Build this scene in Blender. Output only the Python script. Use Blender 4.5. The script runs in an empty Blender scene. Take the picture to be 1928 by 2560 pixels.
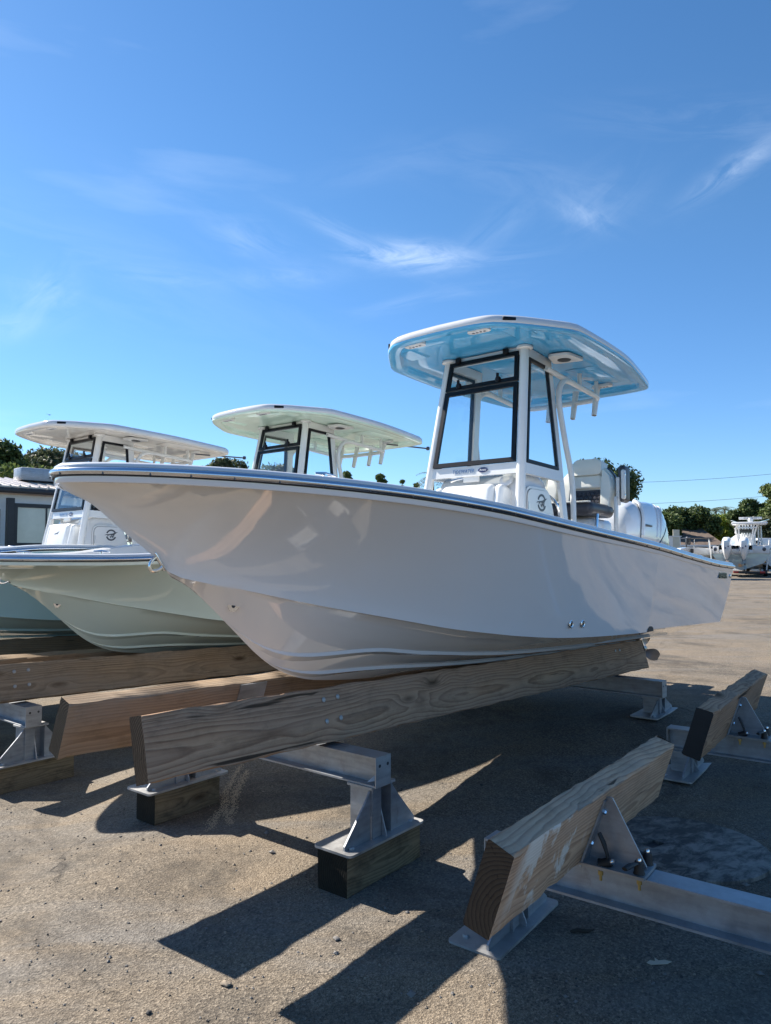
import bpy, bmesh, math, random
import numpy as np
from mathutils import Matrix, Vector
R = math.radians
random.seed(7)
scene = bpy.context.scene
COL = scene.collection

# ------------------------------------------------------------------ camera
FPX, CX, CY, CAMH, YH = 1830.0, 964.0, 1280.0, 1.65, 1385.0     # photo calibration (1928 x 2560)
PITCH = math.atan((YH - CY) / FPX)
cd = bpy.data.cameras.new('camera')
cd.sensor_fit = 'VERTICAL'; cd.sensor_height = 24.0; cd.lens = 24.0 * FPX / 2560.0
cd.clip_start = 0.05; cd.clip_end = 3000
cam = bpy.data.objects.new('camera', cd); COL.objects.link(cam)
cam.location = (0, 0, CAMH); cam.rotation_euler = (math.pi / 2 + PITCH, 0, 0)
scene.camera = cam

def ray(px, py):
    d = ((px - CX) / FPX, 1.0, -(py - CY) / FPX)
    c, s = math.cos(PITCH), math.sin(PITCH)
    return Vector((d[0], c * d[1] - s * d[2], s * d[1] + c * d[2]))
def at_depth(px, py, Y):
    r = ray(px, py); return Vector((0, 0, CAMH)) + r * (Y / r.y)
def on_z(px, py, z=0.0):
    r = ray(px, py); return Vector((0, 0, CAMH)) + r * ((z - CAMH) / r.z)

# ------------------------------------------------------------------ sky and sun
SUN_EL = R(39.0)
SUN_DIR = Vector((-0.827 * math.cos(SUN_EL), 0.562 * math.cos(SUN_EL), math.sin(SUN_EL))).normalized()   # towards the sun
SUN_AZ = math.atan2(SUN_DIR.x, SUN_DIR.y)
world = bpy.data.worlds.new('World'); scene.world = world; world.use_nodes = True
wn, wl = world.node_tree.nodes, world.node_tree.links
wn.clear()
def wnode(t, **kw):
    n = wn.new(t)
    for k, v in kw.items(): setattr(n, k, v)
    return n
def wmath(op, a, b=None):
    n = wnode('ShaderNodeMath', operation=op)
    for i, v in enumerate((a, b)):
        if v is None: continue
        if isinstance(v, (int, float)): n.inputs[i].default_value = v
        else: wl.new(v, n.inputs[i])
    return n.outputs[0]
sky = wnode('ShaderNodeTexSky', sky_type='NISHITA', sun_disc=False)
sky.sun_elevation = SUN_EL; sky.sun_rotation = SUN_AZ
sky.altitude = 0; sky.air_density = 1.0; sky.dust_density = 0.10; sky.ozone_density = 1.3
hsv = wnode('ShaderNodeHueSaturation'); hsv.inputs['Saturation'].default_value = 1.22; hsv.inputs['Value'].default_value = 1.0
wl.new(sky.outputs[0], hsv.inputs['Color'])
tcw = wnode('ShaderNodeTexCoord')

DIRV = tcw.outputs['Generated']
def wdot(vec):
    n = wnode('ShaderNodeVectorMath', operation='DOT_PRODUCT'); wl.new(DIRV, n.inputs[0]); n.inputs[1].default_value = vec
    return n.outputs['Value']
def wisp(px, py, su, sv, rot, amp, seed, stretch=(3.0, 14.0), thr=0.45):
    """one cirrus streak: a soft patch of sky direction filled with stretched noise"""
    c = ray(px, py).normalized(); rt = c.cross(Vector((0, 0, 1))).normalized(); up = rt.cross(c)
    ca, sa = math.cos(R(rot)), math.sin(R(rot))
    e1 = rt * ca + up * sa; e2 = up * ca - rt * sa
    u, v, f = wdot(e1), wdot(e2), wdot(c)
    cmb = wnode('ShaderNodeCombineXYZ')
    wl.new(wmath('MULTIPLY', u, stretch[0]), cmb.inputs[0]); wl.new(wmath('MULTIPLY', v, stretch[1]), cmb.inputs[1]); cmb.inputs[2].default_value = seed
    nz = wnode('ShaderNodeTexNoise'); nz.inputs['Scale'].default_value = 3.0; nz.inputs['Detail'].default_value = 9; nz.inputs['Roughness'].default_value = 0.62; nz.inputs['Distortion'].default_value = 0.9
    wl.new(cmb.outputs[0], nz.inputs['Vector'])
    g = wmath('ADD', wmath('POWER', wmath('DIVIDE', u, su), 2.0), wmath('POWER', wmath('DIVIDE', v, sv), 2.0))
    g = wmath('POWER', 2.718, wmath('MULTIPLY', g, -1.0))
    s = wmath('MAXIMUM', wmath('SUBTRACT', nz.outputs['Fac'], thr), 0.0)
    s = wmath('MULTIPLY', wmath('MULTIPLY', s, g), amp * .27)
    return wmath('MULTIPLY', s, wmath('GREATER_THAN', f, 0.0))
# dot(e,dir) needs abs-power: negative bases are squared through u*u
_old = wmath
def wmath(op, a, b=None):
    if op == 'POWER' and b == 2.0: return _old('MULTIPLY', a, a)
    return _old(op, a, b)
WISPS = [  # x, y, half width, half height, rotation, strength
    (1020, 640, .06, .015, -3, 6.5, 1.0, (3.5, 12), .36), (900, 605, .09, .010, -24, 1.8, 2.0, (2.5, 16), .40), (1150, 655, .08, .010, 4, 1.6, 2.6, (2.5, 16), .40),
    (1850, 415, .055, .013, 24, 2.6, 3.0, (4, 12), .38), (1800, 300, .13, .022, -14, .8, 4.0, (2.5, 12), .40),
    (1465, 540, .035, .012, -28, 2.0, 5.0, (4, 12), .38), (1500, 500, .05, .03, 30, .9, 5.5, (4, 12), .4),
    (1000, 405, .12, .02, 10, .5, 6.0, (2.5, 9), .38), (1310, 450, .13, .026, -16, .75, 7.0, (2.5, 9), .38),
    (620, 600, .055, .018, -16, 1.5, 8.0, (4, 10), .40), (720, 692, .06, .012, 4, 1.8, 9.0, (3, 12), .40), (390, 685, .07, .010, -2, 1.2, 9.5, (3, 12), .40),
    (120, 740, .035, .028, 50, 1.9, 10.0, (4, 9), .40), (150, 650, .30, .06, -6, .6, 11.0, (1.6, 8), .40), (25, 820, .035, .014, 20, 1.6, 12.0, (3, 9), .38),
    (1230, 580, .08, .02, 35, .7, 13.0, (3, 10), .40), (1080, 745, .10, .010, 10, 1.0, 14.0, (2.5, 14), .42), (420, 480, .12, .03, -8, .3, 15.0, (2, 8), .40)]
tot = None
for w_ in WISPS:
    s_ = wisp(*w_)
    tot = s_ if tot is None else wmath('ADD', tot, s_)
# elsewhere in the sky: the same thin cirrus, very sparse
nz2 = wnode('ShaderNodeTexNoise'); nz2.inputs['Scale'].default_value = 2.2; nz2.inputs['Detail'].default_value = 8
mp2 = wnode('ShaderNodeMapping'); mp2.inputs['Scale'].default_value = (1.2, 1.2, 7.0); wl.new(DIRV, mp2.inputs[0]); wl.new(mp2.outputs[0], nz2.inputs['Vector'])
tot = wmath('ADD', tot, wmath('MULTIPLY', wmath('MAXIMUM', wmath('SUBTRACT', nz2.outputs['Fac'], .60), 0.0), .5))
tot = wmath('MINIMUM', tot, 0.8)
mixc = wnode('ShaderNodeMix', data_type='RGBA'); wl.new(tot, mixc.inputs['Factor'])
tint = wnode('ShaderNodeMix', data_type='RGBA', blend_type='MULTIPLY'); tint.inputs['Factor'].default_value = 1.0; wl.new(hsv.outputs[0], tint.inputs['A']); szz = wnode('ShaderNodeSeparateXYZ'); wl.new(DIRV, szz.inputs[0]); tr_ = wnode('ShaderNodeValToRGB'); wl.new(szz.outputs['Z'], tr_.inputs[0])
tr_.color_ramp.elements[0].position = 0.0; tr_.color_ramp.elements[0].color = (.60, .82, 1.18, 1); tr_.color_ramp.elements[1].position = .42; tr_.color_ramp.elements[1].color = (.86, 1.02, 1.12, 1)
wl.new(tr_.outputs[0], tint.inputs['B'])
wl.new(tint.outputs['Result'], mixc.inputs['A']); mixc.inputs['B'].default_value = (9.0, 10.0, 11.2, 1)
bg = wnode('ShaderNodeBackground'); bg.inputs['Strength'].default_value = 0.066
wl.new(mixc.outputs['Result'], bg.inputs['Color'])
wo = wnode('ShaderNodeOutputWorld'); wl.new(bg.outputs[0], wo.inputs[0])
sd = bpy.data.lights.new('sun', 'SUN'); sd.energy = 5.0; sd.angle = R(0.53); sd.color = (1.0, 0.93, 0.83)
sun = bpy.data.objects.new('sun', sd); COL.objects.link(sun); sun.location = SUN_DIR * 60
sun.rotation_euler = (-SUN_DIR).to_track_quat('-Z', 'Y').to_euler()
vs = scene.view_settings; vs.view_transform = 'Standard'; vs.look = 'None'; vs.gamma = 1.0; vs.use_curve_mapping = False
vs.exposure = 1.22
scene.cycles.max_bounces = 8; scene.cycles.transparent_max_bounces = 16; scene.cycles.glossy_bounces = 4; scene.cycles.diffuse_bounces = 4
scene.cycles.sample_clamp_indirect = 4.0; scene.cycles.caustics_reflective = False; scene.cycles.caustics_refractive = False

# ------------------------------------------------------------------ materials
class NT:
    def __init__(s, name):
        s.m = bpy.data.materials.new(name); s.m.use_nodes = True
        s.n, s.l = s.m.node_tree.nodes, s.m.node_tree.links
        s.b = s.n['Principled BSDF']; s.o = s.n['Material Output']
    def node(s, t, ins=None, **kw):
        n = s.n.new(t)
        for k, v in kw.items(): setattr(n, k, v)
        for k, v in (ins or {}).items(): s.put(n.inputs[k], v)
        return n
    def put(s, sock, v):
        if hasattr(v, 'is_linked') or isinstance(v, bpy.types.NodeSocket): s.l.new(v, sock)
        else: sock.default_value = v
    def math(s, op, a, b=0.0, clamp=False):
        n = s.node('ShaderNodeMath', operation=op, use_clamp=clamp); s.put(n.inputs[0], a); s.put(n.inputs[1], b); return n.outputs[0]
    def noise(s, vec, scale, detail=4, rough=.5, dist=0.0):
        n = s.node('ShaderNodeTexNoise', {'Scale': scale, 'Detail': detail, 'Roughness': rough, 'Distortion': dist})
        if vec is not None: s.l.new(vec, n.inputs['Vector'])
        return n.outputs['Fac']
    def ramp(s, fac, stops):
        n = s.node('ShaderNodeValToRGB'); s.l.new(fac, n.inputs[0]); e = n.color_ramp.elements
        cc = lambda c: (c[0], c[1], c[2], 1) if not isinstance(c, (int, float)) else (c, c, c, 1)
        e[1].position = stops[-1][0]; e[1].color = cc(stops[-1][1]); e[0].position = stops[0][0]; e[0].color = cc(stops[0][1])
        for p_, c in stops[1:-1]: q = e.new(p_); q.color = cc(c)
        return n.outputs[0]
    def mix(s, f, a, b, mode='MIX'):
        n = s.node('ShaderNodeMix', data_type='RGBA', blend_type=mode); s.put(n.inputs['Factor'], f)
        for k, v in (('A', a), ('B', b)):
            s.put(n.inputs[k], (v[0], v[1], v[2], 1) if isinstance(v, tuple) and len(v) == 3 else v)
        return n.outputs['Result']
    def coord(s, kind='Object'): return s.node('ShaderNodeTexCoord').outputs[kind]
    def mapv(s, vec, scale=(1, 1, 1), loc=(0, 0, 0), rot=(0, 0, 0)):
        n = s.node('ShaderNodeMapping'); s.l.new(vec, n.inputs[0]); n.inputs['Scale'].default_value = scale; n.inputs['Location'].default_value = loc; n.inputs['Rotation'].default_value = rot
        return n.outputs[0]
    def bump(s, h, strength=.3, dist=.01, normal=None):
        n = s.node('ShaderNodeBump', {'Strength': strength, 'Distance': dist}); s.l.new(h, n.inputs['Height'])
        if normal is not None: s.l.new(normal, n.inputs['Normal'])
        return n.outputs[0]
    def set(s, **kw):
        nm = dict(col='Base Color', rough='Roughness', metal='Metallic', spec='Specular IOR Level', coat='Coat Weight', coatr='Coat Roughness', normal='Normal', trans='Transmission Weight', sheen='Sheen Weight', alpha='Alpha')
        for k, v in kw.items():
            if k == 'col' and isinstance(v, tuple): v = (v[0], v[1], v[2], 1)
            s.put(s.b.inputs[nm[k]], v)
        return s.m
def simple(name, col, rough=.5, metal=0.0, coat=0.0, vary=.06, vscale=6.0, bump=0.0, bscale=60.0, spec=.5):
    t = NT(name); c = t.coord()
    nz = t.noise(c, vscale, 5, .6)
    lo = tuple(max(0, x * (1 - vary)) for x in col); hi = tuple(min(1, x * (1 + vary)) for x in col)
    t.set(col=t.ramp(nz, [(.3, lo), (.7, hi)]), rough=rough, metal=metal, coat=coat, spec=spec)
    if bump: t.set(normal=t.bump(t.noise(c, bscale, 4), bump, .004))
    return t.m
def gelcoat(name, col, wave=.16, coat=1.0):
    """glossy moulded gelcoat with the faint long-wave unevenness of a real hull"""
    t = NT(name); c = t.coord()
    lw = t.noise(t.mapv(c, (1.0, 1.0, 1.6)), 1.5, 2, .4)
    dust = t.noise(c, 9, 6, .65)
    t.set(col=t.mix(t.math('MULTIPLY', dust, .10), col, tuple(x * .8 for x in col)), rough=t.ramp(dust, [(.35, .045), (.8, .11)]), spec=.5, coat=coat, coatr=.02)
    t.set(normal=t.bump(lw, wave, .05)); t.b.inputs['Coat IOR'].default_value = 1.5 if coat < .6 else 1.55
    if coat > .6: t.put(t.b.inputs['Coat Normal'], t.bump(lw, wave * .8, .05))
    return t.m
M = {}
M['hull_grey'] = gelcoat('hull_grey', (.77, .78, .80))
M['hull_green'] = gelcoat('hull_green', (.75, .87, .79))
M['hull_blue'] = gelcoat('hull_blue', (.56, .80, .83))
M['deck_white'] = simple('deck_white', (.66, .67, .68), .22, coat=.3, vary=.03, bump=.10, bscale=160)
M['gel_white'] = gelcoat('gel_white', (.68, .68, .675), .05, .5)
M['top_blue'] = gelcoat('top_blue', (.085, .40, .70), .03, .12)
M['top_green'] = gelcoat('top_green', (.66, .84, .70), .03, .12)
M['top_cream'] = gelcoat('top_cream', (.74, .70, .64), .03, .15)
M['powder'] = simple('powder_white', (.70, .70, .685), .22, coat=.25, vary=.02)
M['black_trim'] = simple('black_trim', (.004, .005, .008), .38, vary=.2, spec=.25)
M['rubber'] = simple('rubber', (.012, .012, .013), .55, vary=.3, bump=.1)
M['chrome'] = simple('chrome', (.78, .79, .80), .10, 1.0, vary=.03)
M['steel_strip'] = simple('steel_strip', (.60, .63, .68), .18, 1.0, vary=.06)
M['vinyl_cream'] = simple('vinyl_cream', (.80, .79, .72), .38, vary=.03, bump=.12, bscale=180)
M['vinyl_white'] = simple('vinyl_white', (.78, .78, .76), .38, vary=.03, bump=.12, bscale=180)
M['vinyl_dark'] = simple('vinyl_dark', (.045, .045, .055), .35, vary=.15, bump=.12, bscale=180)
M['gap'] = simple('gap_dark', (.03, .03, .035), .6)
M['emblem'] = simple('emblem_dark', (.07, .075, .09), .3, .4)
M['navy'] = simple('navy', (.015, .025, .09), .3)
M['cowl'] = gelcoat('cowl_white', (.78, .79, .80), .04)
M['prop'] = simple('propeller', (.36, .30, .25), .3, .9)
M['lens'] = simple('lamp_lens', (.75, .77, .8), .12, 0, coat=.6)
M['red_lens'] = simple('red_lens', (.45, .02, .02), .15)
def glass_mat(name, tint, refl=1.45):
    t = NT(name); t.n.remove(t.b)
    lw = t.node('ShaderNodeLayerWeight', {'Blend': .5}); fr = t.node('ShaderNodeMath', {0: t.math('POWER', lw.outputs['Facing'], 5.0), 1: .9}, operation='MULTIPLY'); fr = t.node('ShaderNodeMath', {0: fr.outputs[0], 1: .035}, operation='ADD'); gl = t.node('ShaderNodeBsdfGlossy', {'Roughness': .01, 'Color': (1, 1, 1, 1)})
    tr = t.node('ShaderNodeBsdfTransparent', {'Color': tint}); mx = t.node('ShaderNodeMixShader')
    t.l.new(fr.outputs[0], mx.inputs[0]); t.l.new(tr.outputs[0], mx.inputs[1]); t.l.new(gl.outputs[0], mx.inputs[2]); t.l.new(mx.outputs[0], t.o.inputs[0])
    return t.m
M['glass'] = glass_mat('clear_glass', (.95, .975, .98, 1))
M['dark_glass'] = simple('dark_glass', (.02, .025, .03), .05, 0, coat=.5)

def wood_mat(name, light, dark, grey, greyness=.5, dirt=.5, paint=0.0, ring=68.0, end=((.009, .009, .007), (.003, .003, .0025))):
    """solid timber: rings around a pith, so faces show long grain and the ends show rings"""
    t = NT(name); oi = t.node('ShaderNodeObjectInfo'); c = t.coord()
    off = t.node('ShaderNodeCombineXYZ', {'X': t.math('MULTIPLY', oi.outputs['Random'], 37.0), 'Y': 0.0, 'Z': 0.0}).outputs[0]
    p = t.node('ShaderNodeVectorMath', {0: c, 1: off}, operation='ADD').outputs[0]
    warp = t.noise(t.mapv(p, (.9, 2.2, 2.2)), 1.0, 2, .5)
    kn = t.node('ShaderNodeTexVoronoi', {'Scale': 1.0, 'Randomness': 1.0}); t.l.new(t.mapv(p, (1.6, 3.0, 5.2)), kn.inputs['Vector'])
    kd = t.math('POWER', t.math('SUBTRACT', 1.0, t.math('MULTIPLY', kn.outputs['Distance'], 2.6), True), 2.0)
    sx = t.node('ShaderNodeSeparateXYZ'); t.l.new(c, sx.inputs[0])
    yy = t.math('ADD', sx.outputs['Y'], .13); zz = t.math('ADD', sx.outputs['Z'], -.10)
    r = t.math('SQRT', t.math('ADD', t.math('MULTIPLY', yy, yy), t.math('MULTIPLY', zz, zz)))
    r = t.math('ADD', r, t.math('MULTIPLY', warp, .12)); r = t.math('ADD', r, t.math('MULTIPLY', kd, .055))
    fine = t.noise(t.mapv(p, (2.0, 60, 60)), 1.0, 3, .6)
    w = t.math('FRACT', t.math('ADD', t.math('MULTIPLY', r, ring), t.math('MULTIPLY', fine, .5)))
    band = t.ramp(w, [(0.0, .05), (.55, .38), (.86, .85), (1.0, .08)])
    col = t.mix(band, light, dark)
    blot = t.noise(t.mapv(p, (1.2, 7, 7)), 1.0, 5, .6)
    col = t.mix(t.ramp(blot, [(.35, 0.0), (.7, greyness)]), col, grey)
    col = t.mix(t.math('MULTIPLY', t.ramp(fine, [(.5, 0.0), (.85, 1.0)]), .45), col, tuple(x * .45 for x in dark))
    col = t.mix(t.ramp(kd, [(.30, 0.0), (.75, .85)]), col, (.05, .028, .014))
    dn = t.noise(t.mapv(p, (3, 5, 5)), 2.0, 7, .7)
    col = t.mix(t.math('MULTIPLY', t.ramp(dn, [(.48, 0.0), (.75, 1.0)]), dirt), col, (.03, .027, .022))
    sp_ = t.noise(t.mapv(p, (.8, 26, 26)), 1.0, 2, .5, .3)
    col = t.mix(t.ramp(sp_, [(.70, 0.0), (.73, .85)]), col, (.02, .015, .01))
    # end grain: weathered dark
    vt = t.node('ShaderNodeVectorTransform', vector_type='NORMAL', convert_from='WORLD', convert_to='OBJECT'); t.l.new(t.node('ShaderNodeNewGeometry').outputs['Normal'], vt.inputs[0]); nrm = t.node('ShaderNodeSeparateXYZ'); t.l.new(vt.outputs[0], nrm.inputs[0])
    endf = t.ramp(t.math('ABSOLUTE', nrm.outputs['X']), [(.7, 0.0), (.85, .93)])
    endc = t.mix(band, end[0], end[1])
    col = t.mix(endf, col, endc)
    if paint:
        pn = t.noise(t.mapv(c, (2.6, 5, 2.0), rot=(0, R(35), 0)), 2.2, 7, .6, .5)
        sel = t.math('MULTIPLY', t.ramp(pn, [(.50, 0.0), (.56, paint)]), t.ramp(t.math('MULTIPLY', nrm.outputs['Y'], -1.0), [(.5, 0.0), (.7, 1.0)]))
        sel = t.math('MULTIPLY', sel, t.ramp(sx.outputs['X'], [(.04, .0), (.14, 1.0), (.62, 1.0), (.75, 0.0)]))
        sel = sel if paint < 0 else sel
        col = t.mix(sel, col, (.66, .61, .54))
    t.set(col=col, rough=.82, spec=.2)
    hgt = t.math('ADD', t.math('MULTIPLY', band, .6), t.math('MULTIPLY', fine, .6))
    t.set(normal=t.bump(hgt, .55, .004))
    return t.m
M['wood_grey'] = wood_mat('weathered_timber', (.50, .315, .195), (.20, .105, .062), (.31, .222, .170), .5, .40)
M['wood_tan'] = wood_mat('tan_timber', (.36, .258, .165), (.185, .122, .074), (.27, .22, .17), .8, .36)
M['wood_paint'] = wood_mat('paint_smeared_timber', (.62, .415, .27), (.29, .168, .10), (.43, .325, .255), .5, .34, paint=.95, end=((.045, .030, .018), (.010, .007, .005)))
M['wood_block'] = wood_mat('tarred_block', (.27, .21, .125), (.10, .075, .042), (.13, .105, .075), .7, .92)

def galv(name, col=(.36, .38, .41), rough=.42):
    t = NT(name); c = t.coord()
    v = t.node('ShaderNodeTexVoronoi', {'Scale': 42.0}); t.l.new(c, v.inputs['Vector'])
    n1 = t.noise(c, 5, 6, .65); n2 = t.noise(t.mapv(c, (6, 6, 40)), 1.0, 4)
    f = t.math('ADD', t.math('MULTIPLY', n1, .6), t.math('MULTIPLY', n2, .4))
    cc = t.ramp(f, [(.28, tuple(x * .55 for x in col)), (.5, col), (.72, tuple(min(1, x * 1.35) for x in col))])
    cc = t.mix(t.math('MULTIPLY', t.node('ShaderNodeRGBToBW', {0: v.outputs['Color']}).outputs[0], .25), cc, tuple(x * .6 for x in col))
    rs = t.math('MULTIPLY', t.ramp(t.noise(t.mapv(c, (5, 5, 2.2)), 2.2, 7, .7), [(.60, 0.0), (.74, .55)]), 1.0)
    cc = t.mix(rs, cc, (.15, .10, .065))
    t.set(col=cc, metal=t.math('SUBTRACT', .65, t.math('MULTIPLY', rs, .6)), rough=t.ramp(n1, [(.3, rough - .1), (.7, rough + .18)]))
    t.set(normal=t.bump(t.noise(c, 40, 4), .08, .003))
    return t.m
M['galv'] = galv('galvanised_steel')
M['galv_light'] = galv('galvanised_plate', (.42, .42, .42), .5)

# ------------------------------------------------------------------ mesh helpers
class MB:
    def __init__(s): s.v, s.f, s.mi = [], [], []
    def add(s, vs, fs, M4=None, mi=0):
        o = len(s.v)
        if M4 is not None: vs = [tuple(M4 @ Vector(p)) for p in vs]
        s.v += [tuple(p) for p in vs]; s.f += [tuple(o + i for i in f) for f in fs]; s.mi += [mi] * len(fs)
        return s
    def box(s, c, d, M4=None, mi=0):
        x, y, z = (k / 2 for k in d)
        vs = [(c[0] + a * x, c[1] + b * y, c[2] + e * z) for a in (-1, 1) for b in (-1, 1) for e in (-1, 1)]
        fs = [(0, 1, 3, 2), (4, 6, 7, 5), (0, 4, 5, 1), (2, 3, 7, 6), (0, 2, 6, 4), (1, 5, 7, 3)]
        return s.add(vs, fs, M4, mi)
    def hexa(s, p8, M4=None, mi=0):   # bottom 4 then top 4, both counter-clockwise seen from above
        return s.add(p8, [(3, 2, 1, 0), (4, 5, 6, 7), (0, 1, 5, 4), (1, 2, 6, 5), (2, 3, 7, 6), (3, 0, 4, 7)], M4, mi)
    def rbox(s, c, d, r=.01, seg=2, M4=None, mi=0):
        bm = bmesh.new(); bmesh.ops.create_cube(bm, size=1.0)
        for v in bm.verts: v.co = Vector((v.co.x * d[0] + c[0], v.co.y * d[1] + c[1], v.co.z * d[2] + c[2]))
        bmesh.ops.bevel(bm, geom=bm.edges[:], offset=min(r, min(d) * .49), segments=seg, affect='EDGES', profile=.5)
        return s.bm(bm, M4, mi)
    def bm(s, bm, M4=None, mi=0):
        bm.verts.index_update(); s.add([v.co[:] for v in bm.verts], [[v.index for v in f.verts] for f in bm.faces], M4, mi); bm.free(); return s
    def tube(s, path, r, seg=10, caps=True, M4=None, mi=0, flat=1.0):
        P = [Vector(p) for p in path]; n = len(P); rs = r if isinstance(r, (list, tuple)) else [r] * n
        vs, fs = [], []; prev = None
        for i, p in enumerate(P):
            t = (P[min(i + 1, n - 1)] - P[max(i - 1, 0)]).normalized()
            if prev is None:
                a = Vector((0, 0, 1)) if abs(t.z) < .9 else Vector((1, 0, 0)); nx = (a - t * a.dot(t)).normalized()
            else: nx = (prev - t * prev.dot(t)).normalized()
            prev = nx; ny = t.cross(nx)
            for k in range(seg):
                a = 2 * math.pi * k / seg; vs.append(p + nx * math.cos(a) * rs[i] * flat + ny * math.sin(a) * rs[i])
        for i in range(n - 1):
            for k in range(seg):
                k2 = (k + 1) % seg; fs.append((i * seg + k, i * seg + k2, (i + 1) * seg + k2, (i + 1) * seg + k))
        if caps: fs.append(tuple(reversed(range(seg)))); fs.append(tuple((n - 1) * seg + k for k in range(seg)))
        return s.add(vs, fs, M4, mi)
    def prism(s, poly, h, M4=None, mi=0):    # polygon in local xy, extruded 0..h along z
        n = len(poly); vs = [(x, y, 0) for x, y in poly] + [(x, y, h) for x, y in poly]
        fs = [tuple(reversed(range(n))), tuple(range(n, 2 * n))] + [(i, (i + 1) % n, n + (i + 1) % n, n + i) for i in range(n)]
        return s.add(vs, fs, M4, mi)
    def lathe(s, prof, seg=20, M4=None, mi=0):    # profile of (radius, z)
        vs, fs = [], []; n = len(prof)
        for k in range(seg):
            a = 2 * math.pi * k / seg
            for r_, z_ in prof: vs.append((r_ * math.cos(a), r_ * math.sin(a), z_))
        for k in range(seg):
            k2 = (k + 1) % seg
            for i in range(n - 1): fs.append((k * n + i, k2 * n + i, k2 * n + i + 1, k * n + i + 1))
        return s.add(vs, fs, M4, mi)
    def grid(s, rows, M4=None, mi=0, close=False, flip=False):   # rows of points
        m = len(rows[0]); vs = [p for r_ in rows for p in r_]; fs = []
        for i in range(len(rows) - 1):
            for k in range(m - (0 if close else 1)):
                k2 = (k + 1) % m; q = (i * m + k, (i + 1) * m + k, (i + 1) * m + k2, i * m + k2)
                fs.append(tuple(reversed(q)) if flip else q)
        return s.add(vs, fs, M4, mi)
    def mesh(s, name, mats, smooth=35.0, weld=0.0):
        me = bpy.data.meshes.new(name); me.from_pydata(s.v, [], s.f)
        for m_ in (mats if isinstance(mats, (list, tuple)) else [mats]): me.materials.append(m_)
        if any(s.mi): me.polygons.foreach_set('material_index', s.mi)
        bm = bmesh.new(); bm.from_mesh(me)
        if weld: bmesh.ops.remove_doubles(bm, verts=bm.verts[:], dist=weld)
        bmesh.ops.recalc_face_normals(bm, faces=bm.faces[:])
        bm.to_mesh(me); bm.free()
        if smooth:
            me.shade_smooth(); me.set_sharp_from_angle(angle=R(smooth))
        me.update(); return me
WORLD = {}
def link(name, data, parent=None, M4=None, kind=None):
    o = bpy.data.objects.new(name, data); COL.objects.link(o)
    M4 = M4 if M4 is not None else (WORLD[parent.name] if parent else Matrix())
    WORLD[o.name] = M4.copy()
    if parent: o.parent = parent; o.matrix_basis = WORLD[parent.name].inverted() @ M4
    else: o.matrix_basis = M4
    if kind: o['kind'] = kind
    return o
def thing(name, label, cat, M4=None, group=None):
    o = link(name, None, None, M4); o.empty_display_size = .2
    return tag(o, label, cat, group)
def tag(o, label, cat, group=None):
    o['label'] = label; o['category'] = cat
    if group: o['group'] = group
    return o
def part(name, mb, mat, parent, M4=None, smooth=35.0, kind=None, weld=0.0):
    return link(name, mb.mesh(name, mat, smooth, weld), parent, M4, kind)
def T(x, y, z): return Matrix.Translation((x, y, z))
def RZ(a): return Matrix.Rotation(a, 4, 'Z')
def RY(a): return Matrix.Rotation(a, 4, 'Y')
def RX(a): return Matrix.Rotation(a, 4, 'X')
def frame(o, ex, ey, ez):
    ex, ey, ez = (Vector(k) for k in (ex, ey, ez))
    m = Matrix.Identity(4)
    for i in range(3): m[i][0], m[i][1], m[i][2], m[i][3] = ex[i], ey[i], ez[i], o[i]
    return m
def text_mesh(txt, size, depth, name, shear=0.0, sp=1.0):
    c = bpy.data.curves.new(name, 'FONT'); c.body = txt; c.size = size; c.extrude = depth; c.shear = shear; c.space_character = sp; c.align_x = 'CENTER'; c.align_y = 'CENTER'; c.resolution_u = 2
    o = bpy.data.objects.new(name, c); COL.objects.link(o)
    dg = bpy.context.evaluated_depsgraph_get(); me = bpy.data.meshes.new_from_object(o.evaluated_get(dg))
    bpy.data.objects.remove(o); bpy.data.curves.remove(c); me.name = name
    return me
def pchip(xs, ys):
    xs, ys = np.array(xs, float), np.array(ys, float); h = np.diff(xs); dl = np.diff(ys) / h; d = np.zeros(len(xs))
    for i in range(1, len(xs) - 1):
        if dl[i - 1] * dl[i] > 0:
            w1, w2 = 2 * h[i] + h[i - 1], h[i] + 2 * h[i - 1]; d[i] = (w1 + w2) / (w1 / dl[i - 1] + w2 / dl[i])
    d[0], d[-1] = dl[0], dl[-1]
    def f(x):
        x = min(max(x, xs[0]), xs[-1]); i = min(max(int(np.searchsorted(xs, x)) - 1, 0), len(h) - 1); t = (x - xs[i]) / h[i]
        return float((1 + 2 * t) * (1 - t) ** 2 * ys[i] + t * (1 - t) ** 2 * h[i] * d[i] + t * t * (3 - 2 * t) * ys[i + 1] + t * t * (t - 1) * h[i] * d[i + 1])
    return f
def sstep(a, b, x):
    t = min(max((x - a) / (b - a), 0.0), 1.0); return t * t * (3 - 2 * t)

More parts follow.
